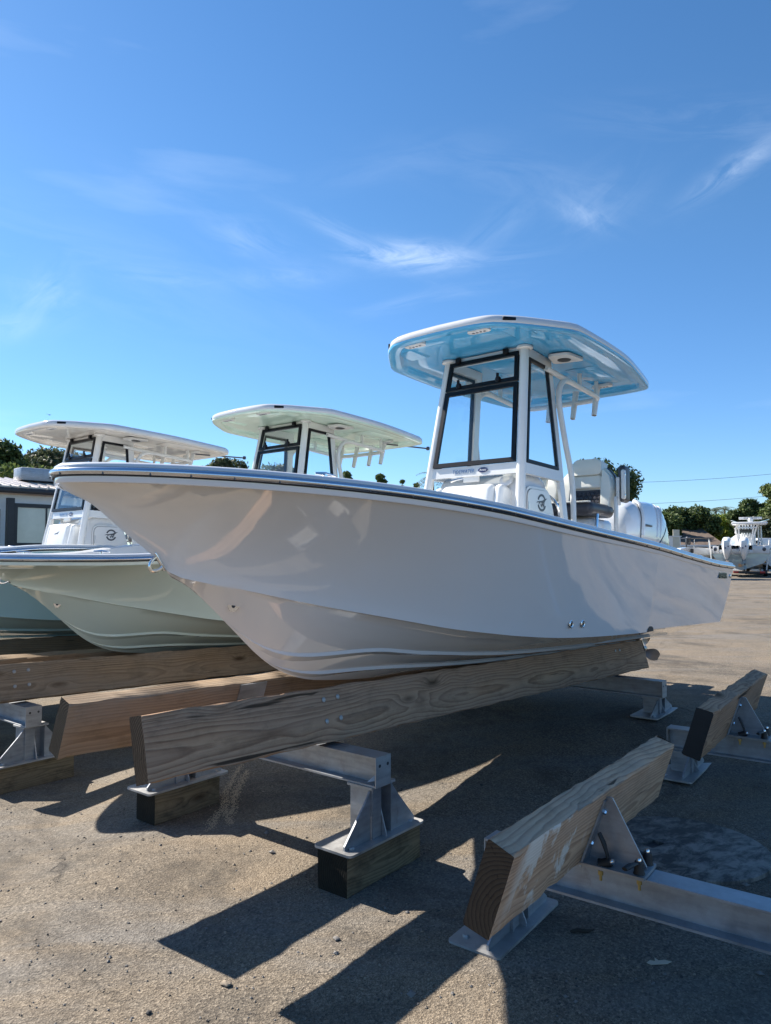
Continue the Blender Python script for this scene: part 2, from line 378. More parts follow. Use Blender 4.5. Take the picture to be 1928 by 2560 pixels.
# ------------------------------------------------------------------ ground
def G(x, y):
    k = sstep(-2.5, 1.5, x); k = k + (1 - k) * sstep(9, 20, y)
    return .2 * sstep(4.4, 7.4, y) * k - .12 * sstep(-1.3, -2.4, x) * (1 - sstep(9, 20, y))
def asphalt():
    t = NT('sandy_asphalt'); c = t.coord()
    sp = t.node('ShaderNodeTexVoronoi', {'Scale': 95.0}); t.l.new(c, sp.inputs['Vector'])
    sp2 = t.node('ShaderNodeTexVoronoi', {'Scale': 210.0}); t.l.new(c, sp2.inputs['Vector'])
    bw = t.node('ShaderNodeRGBToBW', {0: sp.outputs['Color']}).outputs[0]; bw2 = t.node('ShaderNodeRGBToBW', {0: sp2.outputs['Color']}).outputs[0]
    big = t.noise(c, .45, 5, .6, .4); mid = t.noise(c, 2.6, 6, .65)
    strk = t.noise(t.mapv(c, (.35, 1.6, 1)), 1.3, 5, .6, .5)
    base = t.ramp(t.math('ADD', t.math('MULTIPLY', bw, .55), t.math('MULTIPLY', bw2, .45)), [(.12, (.040, .034, .029)), (.38, (.110, .093, .073)), (.62, (.178, .150, .115)), (.86, (.31, .262, .205))])
    # sand drifts: warm and smoother; worn binder: grey
    sand = t.ramp(t.math('ADD', t.math('MULTIPLY', mid, .45), t.math('MULTIPLY', big, .55)), [(.44, 0.0), (.62, 1.0)])
    sandc = t.ramp(bw2, [(.15, (.115, .086, .057)), (.5, (.215, .167, .115)), (.85, (.33, .264, .188))])
    col = t.mix(t.math('MULTIPLY', sand, .75), base, sandc)
    grey = t.ramp(strk, [(.46, 0.0), (.66, .75)])
    col = t.mix(grey, col, t.mix(bw, (.092, .087, .081), (.225, .212, .194)))
    dark = t.ramp(t.noise(c, .8, 8, .72, .6), [(.50, 0.0), (.66, .75)])
    col = t.mix(dark, col, (.045, .039, .033))
    # thin wandering cracks
    cw = t.node('ShaderNodeVectorMath', {0: c, 1: t.node('ShaderNodeCombineXYZ', {'X': t.math('MULTIPLY', t.noise(c, 2.0, 4), .9), 'Y': t.math('MULTIPLY', t.noise(t.mapv(c, loc=(5, 3, 0)), 2.0, 4), .9), 'Z': 0.0}).outputs[0]}, operation='ADD').outputs[0]
    ck = t.node('ShaderNodeTexVoronoi', {'Scale': .38}, feature='DISTANCE_TO_EDGE'); t.l.new(cw, ck.inputs['Vector'])
    crack = t.ramp(ck.outputs['Distance'], [(.0, 1.0), (.0045, 0.0)])
    crack = t.math('MULTIPLY', crack, t.ramp(t.noise(c, .9, 3), [(.55, 0.0), (.63, 1.0)]))
    col = t.mix(t.math('MULTIPLY', crack, .7), col, (.02, .018, .016))
    # far across the lot: tyre-polished bands
    t.set(col=col, rough=.9, spec=.25)
    h = t.math('ADD', t.math('MULTIPLY', sp.outputs['Distance'], .6), t.math('MULTIPLY', sp2.outputs['Distance'], .4))
    n1 = t.bump(h, .9, .006); n2 = t.bump(t.math('SUBTRACT', mid, crack), .35, .02, n1)
    t.set(normal=n2)
    return t.m
M['asphalt'] = asphalt()
def axis(lo, hi, fine_lo, fine_hi, step):
    a = list(np.arange(fine_lo, fine_hi + 1e-6, step)); k = step
    x = fine_hi
    while x < hi: k *= 1.35; x = min(x + k, hi); a.append(x)
    x = fine_lo; k = step
    while x > lo: k *= 1.35; x = max(x - k, lo); a.insert(0, x)
    return a
gx, gy = axis(-900, 900, -7, 7, .12), axis(-300, 1500, 1.0, 12, .12)
rng = np.random.default_rng(3)
def und(x, y): return .006 * math.sin(1.7 * x + .6) * math.sin(1.3 * y + 1.1) + .003 * math.sin(4.1 * x + 2.2 * y)
mb = MB(); mb.grid([[(x, y, G(x, y) + (und(x, y) if abs(x) < 7 and 1 < y < 12 else 0)) for y in gy] for x in gx])
part('ground', mb, M['asphalt'], None, Matrix(), smooth=60, kind='structure')
def gz(x, y): return G(x, y) + und(x, y)

# loose grit: thousands of small stones, nobody could count them
gv = MB()
octa = [(1, 0, 0), (-1, 0, 0), (0, 1, 0), (0, -1, 0), (0, 0, 1), (0, 0, -1)]; octf = [(0, 2, 4), (2, 1, 4), (1, 3, 4), (3, 0, 4), (2, 0, 5), (1, 2, 5), (3, 1, 5), (0, 3, 5)]
for i in range(3200):
    y = 2.0 + 5.5 * random.random() ** 1.6; x = random.uniform(-.62, .62) * (y + .2)
    s = random.choice((.0022, .003, .004, .005, .0065)) * random.uniform(.8, 1.3) * (1 if random.random() > .02 else 2.1)
    m4 = T(x, y, gz(x, y) + s * .35) @ RZ(random.uniform(0, 6.28)) @ RX(random.uniform(-.5, .5)) @ Matrix.Diagonal((s * random.uniform(.8, 1.6), s, s * random.uniform(.5, .9), 1))
    gv.add(octa, octf, m4, random.choice((0, 0, 0, 1, 1, 1, 1, 2)))
g_ = part('loose_grit', gv, [simple('grit_tan', (.26, .21, .155), .9), simple('grit_grey', (.17, .16, .15), .9), simple('grit_dark', (.05, .048, .046), .9)], None, Matrix(), smooth=0, kind='stuff')
tag(g_, 'loose tan and grey grit scattered over the asphalt', 'grit')
for (px, py, s, lab, mt) in [(565, 2463, .016, 'flat tan pebble lying on the sunlit asphalt', 'grit_tan'), (372, 2538, .010, 'small black pebble on the sunlit asphalt', 'grit_dark'), (841, 2348, .013, 'pale pebble between the two bunk shadows', 'grit_grey')]:
    p = on_z(px, py); bm = bmesh.new(); bmesh.ops.create_icosphere(bm, subdivisions=2, radius=s)
    for v in bm.verts: v.co = Vector((v.co.x * 1.4, v.co.y, v.co.z * .55)) * (1 + .25 * math.sin(v.co.x * 320 + 2) * math.cos(v.co.y * 260))
    o = part('pebble', MB().bm(bm), bpy.data.materials[mt], None, T(p.x, p.y, gz(p.x, p.y) + s * .4) @ RZ(px)); tag(o, lab, 'pebble')
p = on_z(1645, 2403); mb = MB()
pts = [(-.05, -.01), (-.03, .006), (-.012, .0), (-.006, .022), (.004, .004), (.03, .008), (.055, -.004), (.03, -.018), (-.01, -.02), (-.035, -.022)]
mb.prism(pts, .0015); o = part('dry_leaf', mb, simple('dry_leaf', (.50, .43, .33), .8), None, T(p.x, p.y, gz(p.x, p.y) + .006) @ RX(.12)); tag(o, 'curled pale dry leaf lying on the shaded asphalt', 'leaf')
p = on_z(1456, 2330); mb = MB(); mb.tube([(-.05, 0, 0), (-.02, .008, .004), (.02, 0, .002), (.055, .01, .004)], [.006, .009, .008, .003], 7)
o = part('twig', mb, simple('twig', (.03, .025, .02), .9), None, T(p.x, p.y, gz(p.x, p.y) + .008)); tag(o, 'short dark twig on the asphalt beside the steel beam', 'twig')

tr = MB(); z4 = lambda x, y: on_z(300 + .36 * x, 1700 + .36 * y, 0)
for line in (((838, 612), (790, 690), (735, 790), (728, 880), (770, 1000)), ((700, 905), (655, 960), (628, 1030)), ((880, 650), (800, 800), (775, 930))):
    for a_, b_ in zip(line, line[1:]):
        A, B = z4(*a_), z4(*b_)
        for k in range(int(900 * (B - A).length)):
            q = A.lerp(B, random.random()); x, y = q.x + random.gauss(0, .016), q.y + random.gauss(0, .022); s = random.uniform(.002, .004)
            tr.add(octa, octf, T(x, y, gz(x, y) + s * .4) @ RZ(random.uniform(0, 6)) @ Matrix.Diagonal((s, s * 1.3, s * .7, 1)))
o = part('spilled_sand', tr, simple('spilled_sand', (.46, .36, .24), .95), None, Matrix(), smooth=0, kind='stuff'); tag(o, 'thin trail of spilled tan sand under the cross beam', 'sand')
# round cover plate with worn paint
def cover_mat():
    t = NT('worn_paint_cover'); c = t.coord()
    n = t.noise(t.mapv(c, (4, 7, 1)), 1.6, 9, .72, .4); n2 = t.noise(c, 1.2, 4, .6)
    f = t.ramp(t.math('ADD', t.math('MULTIPLY', n, .75), t.math('MULTIPLY', n2, .25)), [(.45, 0.0), (.57, .9)])
    t.set(col=t.mix(f, t.mix(t.noise(c, 40, 5), (.035, .034, .034), (.08, .077, .073)), t.mix(t.noise(c, 30, 4), (.19, .172, .15), (.31, .285, .255))), rough=.8, normal=t.bump(f, .3, .003)); return t.m
M['cover'] = cover_mat()
cov = thing('cover_plate', 'round cover plate with worn pale paint and a square hole, flat on the asphalt', 'cover plate', T(1.66, 4.20, .012) @ RZ(R(35)))
mb = MB(); hx, hy, hw, hh = -.12, .10, .055, .036       # rectangular opening
outer = [(.455 * math.cos(a), .455 * math.sin(a)) for a in np.linspace(0, 2 * math.pi, 64, endpoint=False)]
inner = []
for (x, y) in outer:
    a = math.atan2(y - hy, x - hx); k = 1 / max(abs(math.cos(a)) / hw, abs(math.sin(a)) / hh); inner.append((hx + k * math.cos(a), hy + k * math.sin(a)))
rows = [[(x, y, -.02) for x, y in outer], [(x, y, .008) for x, y in outer], [(x * .985, y * .985, .012) for x, y in outer], [(x, y, .012) for x, y in inner], [(x, y, -.02) for x, y in inner]]
mb.grid(rows, close=True); part('plate', mb, M['cover'], cov)
part('hole_floor', MB().box((hx, hy, -.006), (hw * 2.2, hh * 2.2, .004)), M['gap'], cov)

# ------------------------------------------------------------------ timber and steel
def timber(L, Tk, H, seed=1, wear=.004, nx=36, rag=0.0):
    """sawn timber: local x along, y across, z up from its bottom; edges worn"""
    r_ = random.Random(seed); c = .007; mb = MB(); rows = []
    base = [(-Tk / 2 + c, 0), (Tk / 2 - c, 0), (Tk / 2, c), (Tk / 2, H * .33), (Tk / 2, H * .66), (Tk / 2, H - c), (Tk / 2 - c, H), (-Tk / 2 + c, H), (-Tk / 2, H - c), (-Tk / 2, H * .66), (-Tk / 2, H * .33), (-Tk / 2, c)]
    xs = sorted([0, .006, L - .006, L] + [L * (i + .5) / nx for i in range(nx)])
    for i, x in enumerate(xs):
        row = []
        for k, (y, z) in enumerate(base):
            e = 1.0 if k in (0, 1, 2, 5, 6, 7, 8, 11) else .25
            xx = x + (r_.uniform(-rag, rag) if i == len(xs) - 1 else 0) - (rag * .5 if i == len(xs) - 1 else 0)
            row.append((xx, y + r_.gauss(0, wear * .25 * e), z + r_.gauss(0, wear * .35 * e)))
        rows.append(row)
    mb.grid(rows, close=True); mb.f += [tuple(reversed(range(12))), tuple(range((len(xs) - 1) * 12, len(xs) * 12))]; mb.mi += [0, 0]
    return mb
def ibeam(L, h=.15, w=.12, t=.009):      # along local y, top at z=0
    mb = MB(); mb.box((0, 0, -t / 2), (w, L, t)); mb.box((0, 0, -h + t / 2), (w, L, t)); mb.box((0, 0, -h / 2), (t * .8, L - .004, h - 2 * t)); return mb
def rrect(lx, ly, r_, n=4):
    pts = []
    for cx_, cy_, a0 in ((lx / 2 - r_, ly / 2 - r_, 0), (-lx / 2 + r_, ly / 2 - r_, 90), (-lx / 2 + r_, -ly / 2 + r_, 180), (lx / 2 - r_, -ly / 2 + r_, 270)):
        for i in range(n + 1):
            a = R(a0 + 90 * i / n); pts.append((cx_ + r_ * math.cos(a), cy_ + r_ * math.sin(a)))
    return pts
def disc_head(r_=.013, h=.008): return [(0, h), (r_ * .7, h), (r_, h * .5), (r_, 0)]
def leg(parent, x, y, base_z, beam_bottom, yaw, plate=(.62, .25), side=-1):
    """stand under a cross beam: base plate, column, wing gussets and a seat plate"""
    M0 = T(x, y, base_z) @ RZ(yaw); H = beam_bottom - base_z - .012 - .012
    col = MB()
    for sx_ in (-1, 1): col.box((sx_ * .075, 0, .012 + H / 2), (.010, .15, H))
    col.box((0, 0, .012 + H / 2), (.14, .009, H)); col.box((-.04, -.066, .012 + H / 2), (.068, .009, H - .002))
    o = part('leg', col, M['galv'], parent, M0, smooth=0)
    pl = MB().prism(rrect(plate[0], plate[1], .025), .012); part('base_plate', pl, M['galv_light'], o, M0)
    part('seat_plate', MB().prism(rrect(.20, .17, .008), .012), M['galv_light'], o, M0 @ T(0, 0, H + .012))
    for sx_ in (-1, 1):
        g = MB().prism([(0, 0), (.20, 0), (.20, .02), (.045, H * .75), (0, H * .98)], .010, frame((sx_ * .081, -.062, .012), (sx_, 0, 0), (0, 0, 1), (0, -1 if sx_ > 0 else 1, 0)))
        part('gusset', g, M['galv'], o, M0, smooth=0)
    for sy_ in (-1, 1):
        g = MB().prism([(0, 0), (.095, 0), (.095, .012), (.02, H), (0, H)], .008, frame((-.004, sy_ * .0055, .012), (0, sy_, 0), (0, 0, 1), (1, 0, 0)))
        part('gusset', g, M['galv'], o, M0, smooth=0)
    for sx_ in (-1, 1):
        part('bolt', MB().lathe(disc_head(.016, .012), 6), M['galv_light'], o, M0 @ T(sx_ * .24, .07 * side, .012), smooth=0)
    return o
def block(x, y, z0, yaw, L, label, group=None, H=.19, W=.19, seed=1):
    mb = timber(L, W, H, seed, .006, 10); o = part('timber_block', mb, M['wood_block'], None, T(x, y, z0) @ RZ(yaw) @ T(-L / 2, 0, 0), smooth=30)
    return tag(o, label, 'timber block', group)
YAW, TILT = R(40.05), R(1.848)
dv = Vector((math.sin(YAW), math.cos(YAW), 0)); nv = Vector((-math.cos(YAW), math.sin(YAW), 0))
P_NEAR = Vector((-1.034, 3.169, .670)); P_FAR = Vector((-1.6346, 3.6608, .6643))
def boat_rack(shift, idx, label, mats, blocks=True, fa=1.13, nl=-.262):
    sh = Vector(shift); o0 = P_NEAR + sh
    root = thing('boat_rack', label, 'boat rack', T(o0.x + 1.9, o0.y + 2.4, gz(o0.x + 1.9, o0.y + 2.4)) @ RZ(math.pi / 2 - YAW))
    for k, (P, cant, mt) in enumerate(((P_NEAR, R(-15.4), mats[0]), (P_FAR, R(18.7), mats[1]))):
        m4 = T(*(P + sh)) @ RZ(math.pi / 2 - YAW) @ RY(TILT) @ RX(cant)
        b = part('bunk', timber(5.72, .098, .286, 11 + idx * 3 + k, .009, 60, .045), M[mt], root, m4, smooth=30)
        b['label'] = ('long weathered grey timber bunk' if mt == 'wood_grey' else 'long tan timber bunk')
        for (bx, bz) in ((fa - .04, .222), (fa + .07, .226), (fa - .04, .108), (fa + .07, .112), (5.0, .22), (5.1, .22)):
            part('bolt', MB().lathe(disc_head(.0135, .006), 14), M['galv_light'], b, m4 @ T(bx, -.051 if k == 0 else -.051, bz) @ RX(math.pi / 2), smooth=40)
        if k == 1:
            part('bracket_plate', MB().box((fa + .01, -.054, .20), (.20, .008, .16)), M['galv_light'], b, m4)
    for al, legs, use in ((fa, (nl, 1.30), blocks), (5.04, (-.32, 1.25), False)):
        zt = o0.z - math.sin(TILT) * al - .016
        c = o0 + dv * al + nv * (sum(legs) / 2); L = legs[1] - legs[0] + .20
        m4 = T(c.x, c.y, zt) @ RZ(math.pi / 2 - YAW + R(1.5))
        bm_ = part('cross_beam', ibeam(L), M['galv'], root, m4, smooth=0)
        for sy_ in (-1, 1):
            ep = part('end_plate', MB().box((0, sy_ * (L / 2 + .003), -.075), (.122, .006, .152)), M['galv_light'], bm_, m4, smooth=0)
            for hx_ in (-.03, .035):
                part('bolt_hole', MB().lathe([(0, .001), (.009, .001), (.009, 0)], 10), M['gap'], bm_, m4 @ T(hx_, sy_ * (L / 2 + .0062), -.045) @ RX(-sy_ * math.pi / 2), smooth=0)
        for j, n_ in enumerate(legs):
            q = o0 + dv * (al + (.05 if j == 0 else -.05 if use else 0)) + nv * n_; g0 = gz(q.x, q.y)
            bz = g0
            if use:
                bl = .61 if j == 0 else .50
                block(q.x, q.y, g0 - .004, math.pi / 2 - R(37.5), bl, BLOCK_LABELS[idx][j], 'timber blocks under the rack legs', .192, .19, 50 + idx * 2 + j); bz = g0 + .192
            leg(root, q.x, q.y, bz, zt - .15, math.pi / 2 - R(38))
    return root
BLOCK_LABELS = [['dark timber block under the sunward-shaded rack leg of the white hulled boat, standing clear in front of the bunks', 'short dark timber block under the rack plate behind the weathered grey bunk end'],
                ['dark timber block under the front rack leg of the pale green boat', 'dark timber block under the far rack leg of the pale green boat'],
                ['dark timber block under the front rack leg of the pale blue boat', 'dark timber block under the far rack leg of the pale blue boat']]
BLOCK_LABELS[0][0] = 'long dark timber block carrying the galvanised leg in front of the white boat bunks'
S2, S3 = Vector((-2.004, 2.407, -.155)), Vector((-4.637, 3.22, -.175))
boat_rack((0, 0, 0), 0, 'galvanised rack with two long timber bunks under the white grey boat', ('wood_grey', 'wood_tan'))
boat_rack(S2, 1, 'galvanised rack with tan timber bunks under the pale green boat', ('wood_tan', 'wood_tan'), fa=.27, nl=-.12)
boat_rack(S3, 2, 'galvanised rack with timber bunks under the pale blue boat', ('wood_tan', 'wood_tan'), fa=.27, nl=-.12)
# scrap of paper tucked on the leg seat
q = on_z(902, 1945, .49); mb = MB(); mb.add([(0, 0, 0), (.055, .0, .004), (.05, .02, .03), (.075, .035, .006)], [(0, 1, 2), (1, 3, 2)])
p_ = P_NEAR + dv * 1.18 + nv * (-.262) + Vector((0, 0, 0))
o = part('paper_scrap', mb, simple('paper', (.75, .76, .78), .8), None, T(p_.x - .02, p_.y - .085, .484) @ RZ(R(15)), smooth=0); tag(o, 'torn white paper scrap lying on the steel leg of the boat rack', 'paper')

# the empty rack on the right: short canted bunks on brackets
EY = R(36.2)
ed = Vector((math.sin(EY), math.cos(EY), 0)); en = Vector((-math.cos(EY), math.sin(EY), 0))
EB = [(Vector((.296, 2.50, .401)), R(1.165), R(18.4), 1.895, 'wood_paint'), (Vector((1.898, 4.635, .387)), R(.17), R(17.2), 1.94, 'wood_grey')]
er = thing('boat_rack', 'empty galvanised rack with short canted bunks and triangular brackets', 'boat rack', T(1.6, 4.0, gz(1.6, 4.0)) @ RZ(math.pi / 2 - EY))
def knob(parent, m4):
    k = part('clamp_handle', MB().lathe([(0, .05), (.016, .048), (.02, .035), (.02, .01), (.024, 0), (0, 0)], 14).tube([(0, 0, .036), (.03, 0, .046), (.075, .002, .052), (.115, .0, .05)], [.011, .010, .014, .012], 8, flat=.6), M['rubber'], parent, m4)
    part('bolt', MB().lathe(disc_head(.011, .012), 12), M['chrome'], k, m4 @ T(0, 0, .048)); return k
for i, (P, ti, ca, L, mt) in enumerate(EB):
    m4 = T(*P) @ RZ(math.pi / 2 - EY) @ RY(ti) @ RX(ca)
    b = part('bunk', timber(L, .1035, .312, 90 + i, .010, 26, .008), M[mt], er, m4, smooth=30)
    b['label'] = 'short bunk smeared with pale paint along its side' if i == 0 else 'short weathered bunk with a black tarred end'
    if i == 1: part('tar_coat', MB().box((-.003, 0, .156), (.006, .105, .310)), M['rubber'], b, m4)
    al = .87
    c0 = P + ed * al
    zt = P.z - math.sin(ti) * al - .018
    L2 = 2.6; cb_ = c0 + en * ((.40 if i == 0 else .36) - L2 / 2)
    mbm = T(cb_.x, cb_.y, zt) @ RZ(math.pi / 2 - EY)
    be = part('cross_beam', ibeam(L2, .15, .12, .010), M['galv'], er, mbm, smooth=0)
    part('end_plate', MB().box((0, L2 / 2 + .003, -.075), (.122, .006, .152)), M['galv_light'], be, mbm, smooth=0)
    for nn in ((.33 if i == 0 else .26), .45 - L2 + .12):
        q = c0 + en * nn; leg(er, q.x, q.y, gz(q.x, q.y), zt - .15, math.pi / 2 - EY, side=1)
    # bracket on the port face: base plate on the beam, back plate on the bunk, web between
    mbr = T(c0.x, c0.y, zt) @ RZ(math.pi / 2 - EY)
    w = part('bracket', MB().prism([(-.052, .014), (-.30, .014), (-.30, .024), (-.165, .272), (-.137, .272)], .008, frame((.004, 0, 0), (0, 1, 0), (0, 0, 1), (1, 0, 0)) @ T(0, 0, -.004)), M['galv'], er, mbr, smooth=0)
    part('base_plate', MB().prism(rrect(.17, .27, .006), .012, T(0, -.18, .002)), M['galv_light'], w, mbr)
    bp = T(c0.x, c0.y, zt + .018) @ RZ(math.pi / 2 - EY) @ RX(ca)
    part('back_plate', MB().prism([(-.085, -.005), (.085, -.005), (.045, .275), (-.028, .275)], .008, frame((0, -.0525, 0), (1, 0, 0), (0, 0, 1), (0, -1, 0))), M['galv'], w, bp, smooth=0)
    for bx, bz in ((-.005, .225), (.03, .228), (-.055, .10)):
        part('bolt', MB().lathe(disc_head(.012, .014), 6), M['chrome'], w, bp @ T(bx, -.0605, bz) @ RX(math.pi / 2), smooth=0)
    knob(w, mbr @ T(-.055, -.13, .014) @ RZ(R(90)) @ RY(R(-65))); knob(w, mbr @ T(-.05, -.285, .014) @ RZ(R(170))); knob(w, mbr @ T(.06, -.285, .014) @ RZ(R(110)))
    for bx in (-.055, -.05):
        part('bolt', MB().lathe([(0, -.05), (.006, -.05), (.006, -.028), (.011, -.027), (.011, -.01), (0, -.01)], 8), simple('brass', (.55, .40, .15), .35, .9), w, mbr @ T(bx, -.13 if bx < -.052 else -.285, 0))

# ------------------------------------------------------------------ boats (local x aft from the bow tip, y starboard, z up)
BL = 6.35
_zk = pchip([0, .006, .198, .373, .578, .631, .754, .895, 1.044, 1.201, 1.31, 1.384, 1.521, 1.678, 2.2, 6.5], [1.328, 1.309, 1.204, 1.08, .938, .887, .816, .708, .584, .454, .381, .343, .293, .262, .228, .19])
_zs = pchip([0, .3, .6, 1.0, 1.3, 1.6, 2.0, 2.4, 2.7, 3.1, 3.6, 4.2, 4.9, 5.8, 6.5], [1.324, 1.323, 1.320, 1.311, 1.301, 1.287, 1.262, 1.230, 1.209, 1.188, 1.166, 1.135, 1.089, 1.043, 1.030])
_zc = pchip([.6, .732, .855, .984, 1.092, 1.31, 1.541, 1.793, 2.073, 2.389, 2.586, 2.991, 3.315, 3.709, 4.15, 6.5], [.892, .860, .832, .804, .779, .733, .691, .646, .598, .560, .540, .514, .507, .504, .502, .492])
def bs(x):
    t = min(max((x - SHEER['x0']) / (3.0 if not SHEER['low'] else 2.75), 0), 1); return 1.197 * (1 - (1 - t) ** 2) ** .62 - .06 * min(max((x - 4) / 2.5, 0), 1) ** 2
def bc(x):
    t = min(max((x - .6) / 3.6, 0), 1); return 1.09 * (1 - (1 - t) ** 2) ** .95
def zk(x): return 1.085 + (.893 - 1.085) * ((x - .12) / .5) ** 1.1 if SHEER['low'] and .12 <= x < .62 else _zk(x)
_zs2 = pchip([.1, 1.0, 1.6, 2.0, 2.6, 3.3, 4.2, 5.5, 6.5], [1.08, 1.10, 1.14, 1.20, 1.27, 1.29, 1.26, 1.18, 1.14])  # unseen aft sheer raised to block sun falling under the first boat
SHEER = {'low': False, 'x0': .034}
def zs(x): return _zs2(x) if SHEER['low'] else _zs(x)
def zc(x):
    return max(_zc(x) + .018 * sstep(4.18, 4.23, x), zk(x) + .0008)
def rake(x, z, zt, zb):
    k = min(max((zt - z) / max(zt - zb, 1e-4), 0), 1); return x - .26 * sstep(4.9, BL, x) * k ** 1.7
def bottom_pt(x, f, e=1.06):
    c = max(bc(x) - .03 * sstep(.75, 1.3, x), 0); return (c * f, zk(x) + (zc(x) - .004 - zk(x)) * f ** e)
M['badge_steel'] = simple('badge_steel', (.10, .095, .09), .25, .8)
def stations():
    x0 = SHEER['x0']; a = [x0 + (BL - x0) * (i / 84) ** 1.55 for i in range(85)]
    return sorted(a + [.6, 4.17, 4.19, 4.21, 4.24])
def hull_mesh():
    mb = MB(); nb, nt = 9, 18; STX = stations()
    for sgn in (-1, 1):
        bot, flat, side = [], [], []
        for x in STX:
            if x >= .6:
                zt, zb = zs(x), zk(x)
                bot.append([(rake(x, z, zt, zc(x)), sgn * y, z) for y, z in (bottom_pt(x, k / nb) for k in range(nb + 1))])
                y0, z0 = bottom_pt(x, 1.0)
                flat.append([(rake(x, z0, zt, zc(x)), sgn * y0, z0), (rake(x, zc(x), zt, zc(x)), sgn * max(bc(x), 0), zc(x))])
            yb, zb = (bc(x), zc(x)) if x >= .6 else (0.0, zk(x))
            k_ = 1.0 + .75 * (1 - sstep(.2, 3.4, x)); row = []
            zt = zs(x) - .012
            for j in range(nt + 1):
                t = j / nt; y = yb + (bs(x) - yb) * (t ** k_ * .9 + t * .1 if k_ > 1 else t)
                z = zb + (zt - zb) * t
                if j == nt: y += 0.0
                row.append((rake(x, z, zs(x), zb), sgn * y, z))
            side.append(row)
        mb.grid(bot, flip=sgn > 0); mb.grid(flat, flip=sgn > 0); mb.grid(side, flip=sgn > 0)
    # transom
    x = BL; n = 12; rows = []
    for k in range(6):
        y, z = bottom_pt(x, k / 5); rows.append([(rake(x, z, zs(x), zc(x)) - .001, s * y, z) for s in (-1, 1)])
    for j in range(n + 1):
        t = j / n; y = bc(x) + (bs(x) - bc(x)) * t; z = zc(x) + (zs(x) - .012 - zc(x)) * t
        rows.append([(rake(x, z, zs(x), zc(x)) - .001, s * y, z) for s in (-1, 1)])
    mb.grid(rows)
    return mb
def sheer_path():
    xs = [SHEER['x0'] + (BL - SHEER['x0']) * (i / 70) ** 1.7 for i in range(71)]
    pt = [(x, -bs(x), zs(x)) for x in reversed(xs)] + [(x, bs(x), zs(x)) for x in xs[1:]]
    pts = []
    for i, p in enumerate(pt):
        a, b = pt[max(i - 1, 0)], pt[min(i + 1, len(pt) - 1)]; t = Vector((b[0] - a[0], b[1] - a[1])).normalized(); pts.append((p, (-t.y, t.x)))
    return pts
def sweep(prof, close=True):
    rows = []; path = sheer_path(); mid = len(path) // 2
    for i, (p, n) in enumerate(path):
        row = []
        for o_, u in prof:
            y = p[1] + n[1] * o_
            if o_ < -.02 and i != mid:
                y = min(y, 0) if i < mid else max(y, 0)
            if i == mid and o_ < 0: y = 0
            row.append((p[0] + n[0] * o_, y, p[2] + u))
        rows.append(row)
    mb = MB(); mb.grid(rows, close=close)
    if close: m = len(prof); mb.f += [tuple(range(m)), tuple(reversed(range((len(rows) - 1) * m, len(rows) * m)))]; mb.mi += [0, 0]
    return mb
def poly_plan(pts, n=5):     # smooth closed plan curve through half outline, mirrored
    out = []
    P = pts
    for i in range(len(P) - 1):
        p0, p1, p2, p3 = P[max(i - 1, 0)], P[i], P[i + 1], P[min(i + 2, len(P) - 1)]
        for k in range(n):
            t = k / n
            out.append(tuple(.5 * (2 * p1[a] + (p2[a] - p0[a]) * t + (2 * p0[a] - 5 * p1[a] + 4 * p2[a] - p3[a]) * t * t + (3 * p1[a] - p0[a] - 3 * p2[a] + p3[a]) * t ** 3) for a in (0, 1)))
    out.append(P[-1])
    return out + [(x, -y) for x, y in reversed(out[1:-1])]
def hexpad(w, h, s, dep):    # quilted pad in local xy facing +z
    mb = MB(); dx, dy = s * 1.05, s * .92; j = 0; y = -h / 2 + s * .5
    while y < h / 2 - s * .3:
        x = -w / 2 + s * .5 + (dx / 2 if j % 2 else 0)
        while x < w / 2 - s * .3:
            ring = [(x + s * .54 * math.cos(R(30 + 60 * k)), y + s * .54 * math.sin(R(30 + 60 * k)), 0) for k in range(6)]
            r2 = [(x + s * .36 * math.cos(R(30 + 60 * k)), y + s * .36 * math.sin(R(30 + 60 * k)), dep * .8) for k in range(6)]
            mb.add(ring + r2 + [(x, y, dep)], [(k, (k + 1) % 6, 6 + (k + 1) % 6, 6 + k) for k in range(6)] + [(6 + k, 6 + (k + 1) % 6, 12) for k in range(6)])
            x += dx
        y += dy; j += 1
    mb.box((0, 0, -.006), (w, h, .012)); return mb
BIRD = [(-1.0, -.10), (-.80, .06), (-.45, .10), (-.05, .16), (.25, .24), (.60, .40), (1.05, .46), (.70, .28), (.52, .08), (.36, -.12), (.22, .02), (.10, -.14), (-.02, .0), (-.10, -.02), (-.30, .0), (-.42, -.10), (-.55, -.22), (-.56, -.02), (-.72, -.02)]
def bird(mb, s, M4, depth=.001): mb.prism([(x * s, y * s) for x, y in reversed(BIRD)], depth, M4); return mb
def emblem(mb, r_, M4, depth=.0015):
    for a0, a1 in ((20, 160), (200, 340)):
        n = 14; o_ = [(r_ * math.cos(R(a0 + (a1 - a0) * i / n)), r_ * math.sin(R(a0 + (a1 - a0) * i / n))) for i in range(n + 1)]
        i_ = [(x * .74, y * .74) for x, y in reversed(o_)]; mb.prism(o_ + i_, depth, M4)
    bird(mb, r_ * 1.25, M4 @ T(0, r_ * .02, depth * .6), depth); mb.prism([(-.30 * r_, -.1 * r_), (-.1 * r_, -.55 * r_), (.12 * r_, -.2 * r_), (.32 * r_, -.55 * r_), (.62 * r_, .02 * r_), (.34 * r_, -.2 * r_), (.12 * r_, .0), (-.06 * r_, -.26 * r_)], depth, M4 @ T(0, 0, depth * 1.2))
    return mb
def side_frame(o): return frame(o, (1, 0, 0), (0, 0, 1), (0, -1, 0))       # on a port-facing face
def front_frame(o): return frame(o, (0, -1, 0), (0, 0, 1), (-1, 0, 0))     # on a bow-facing face
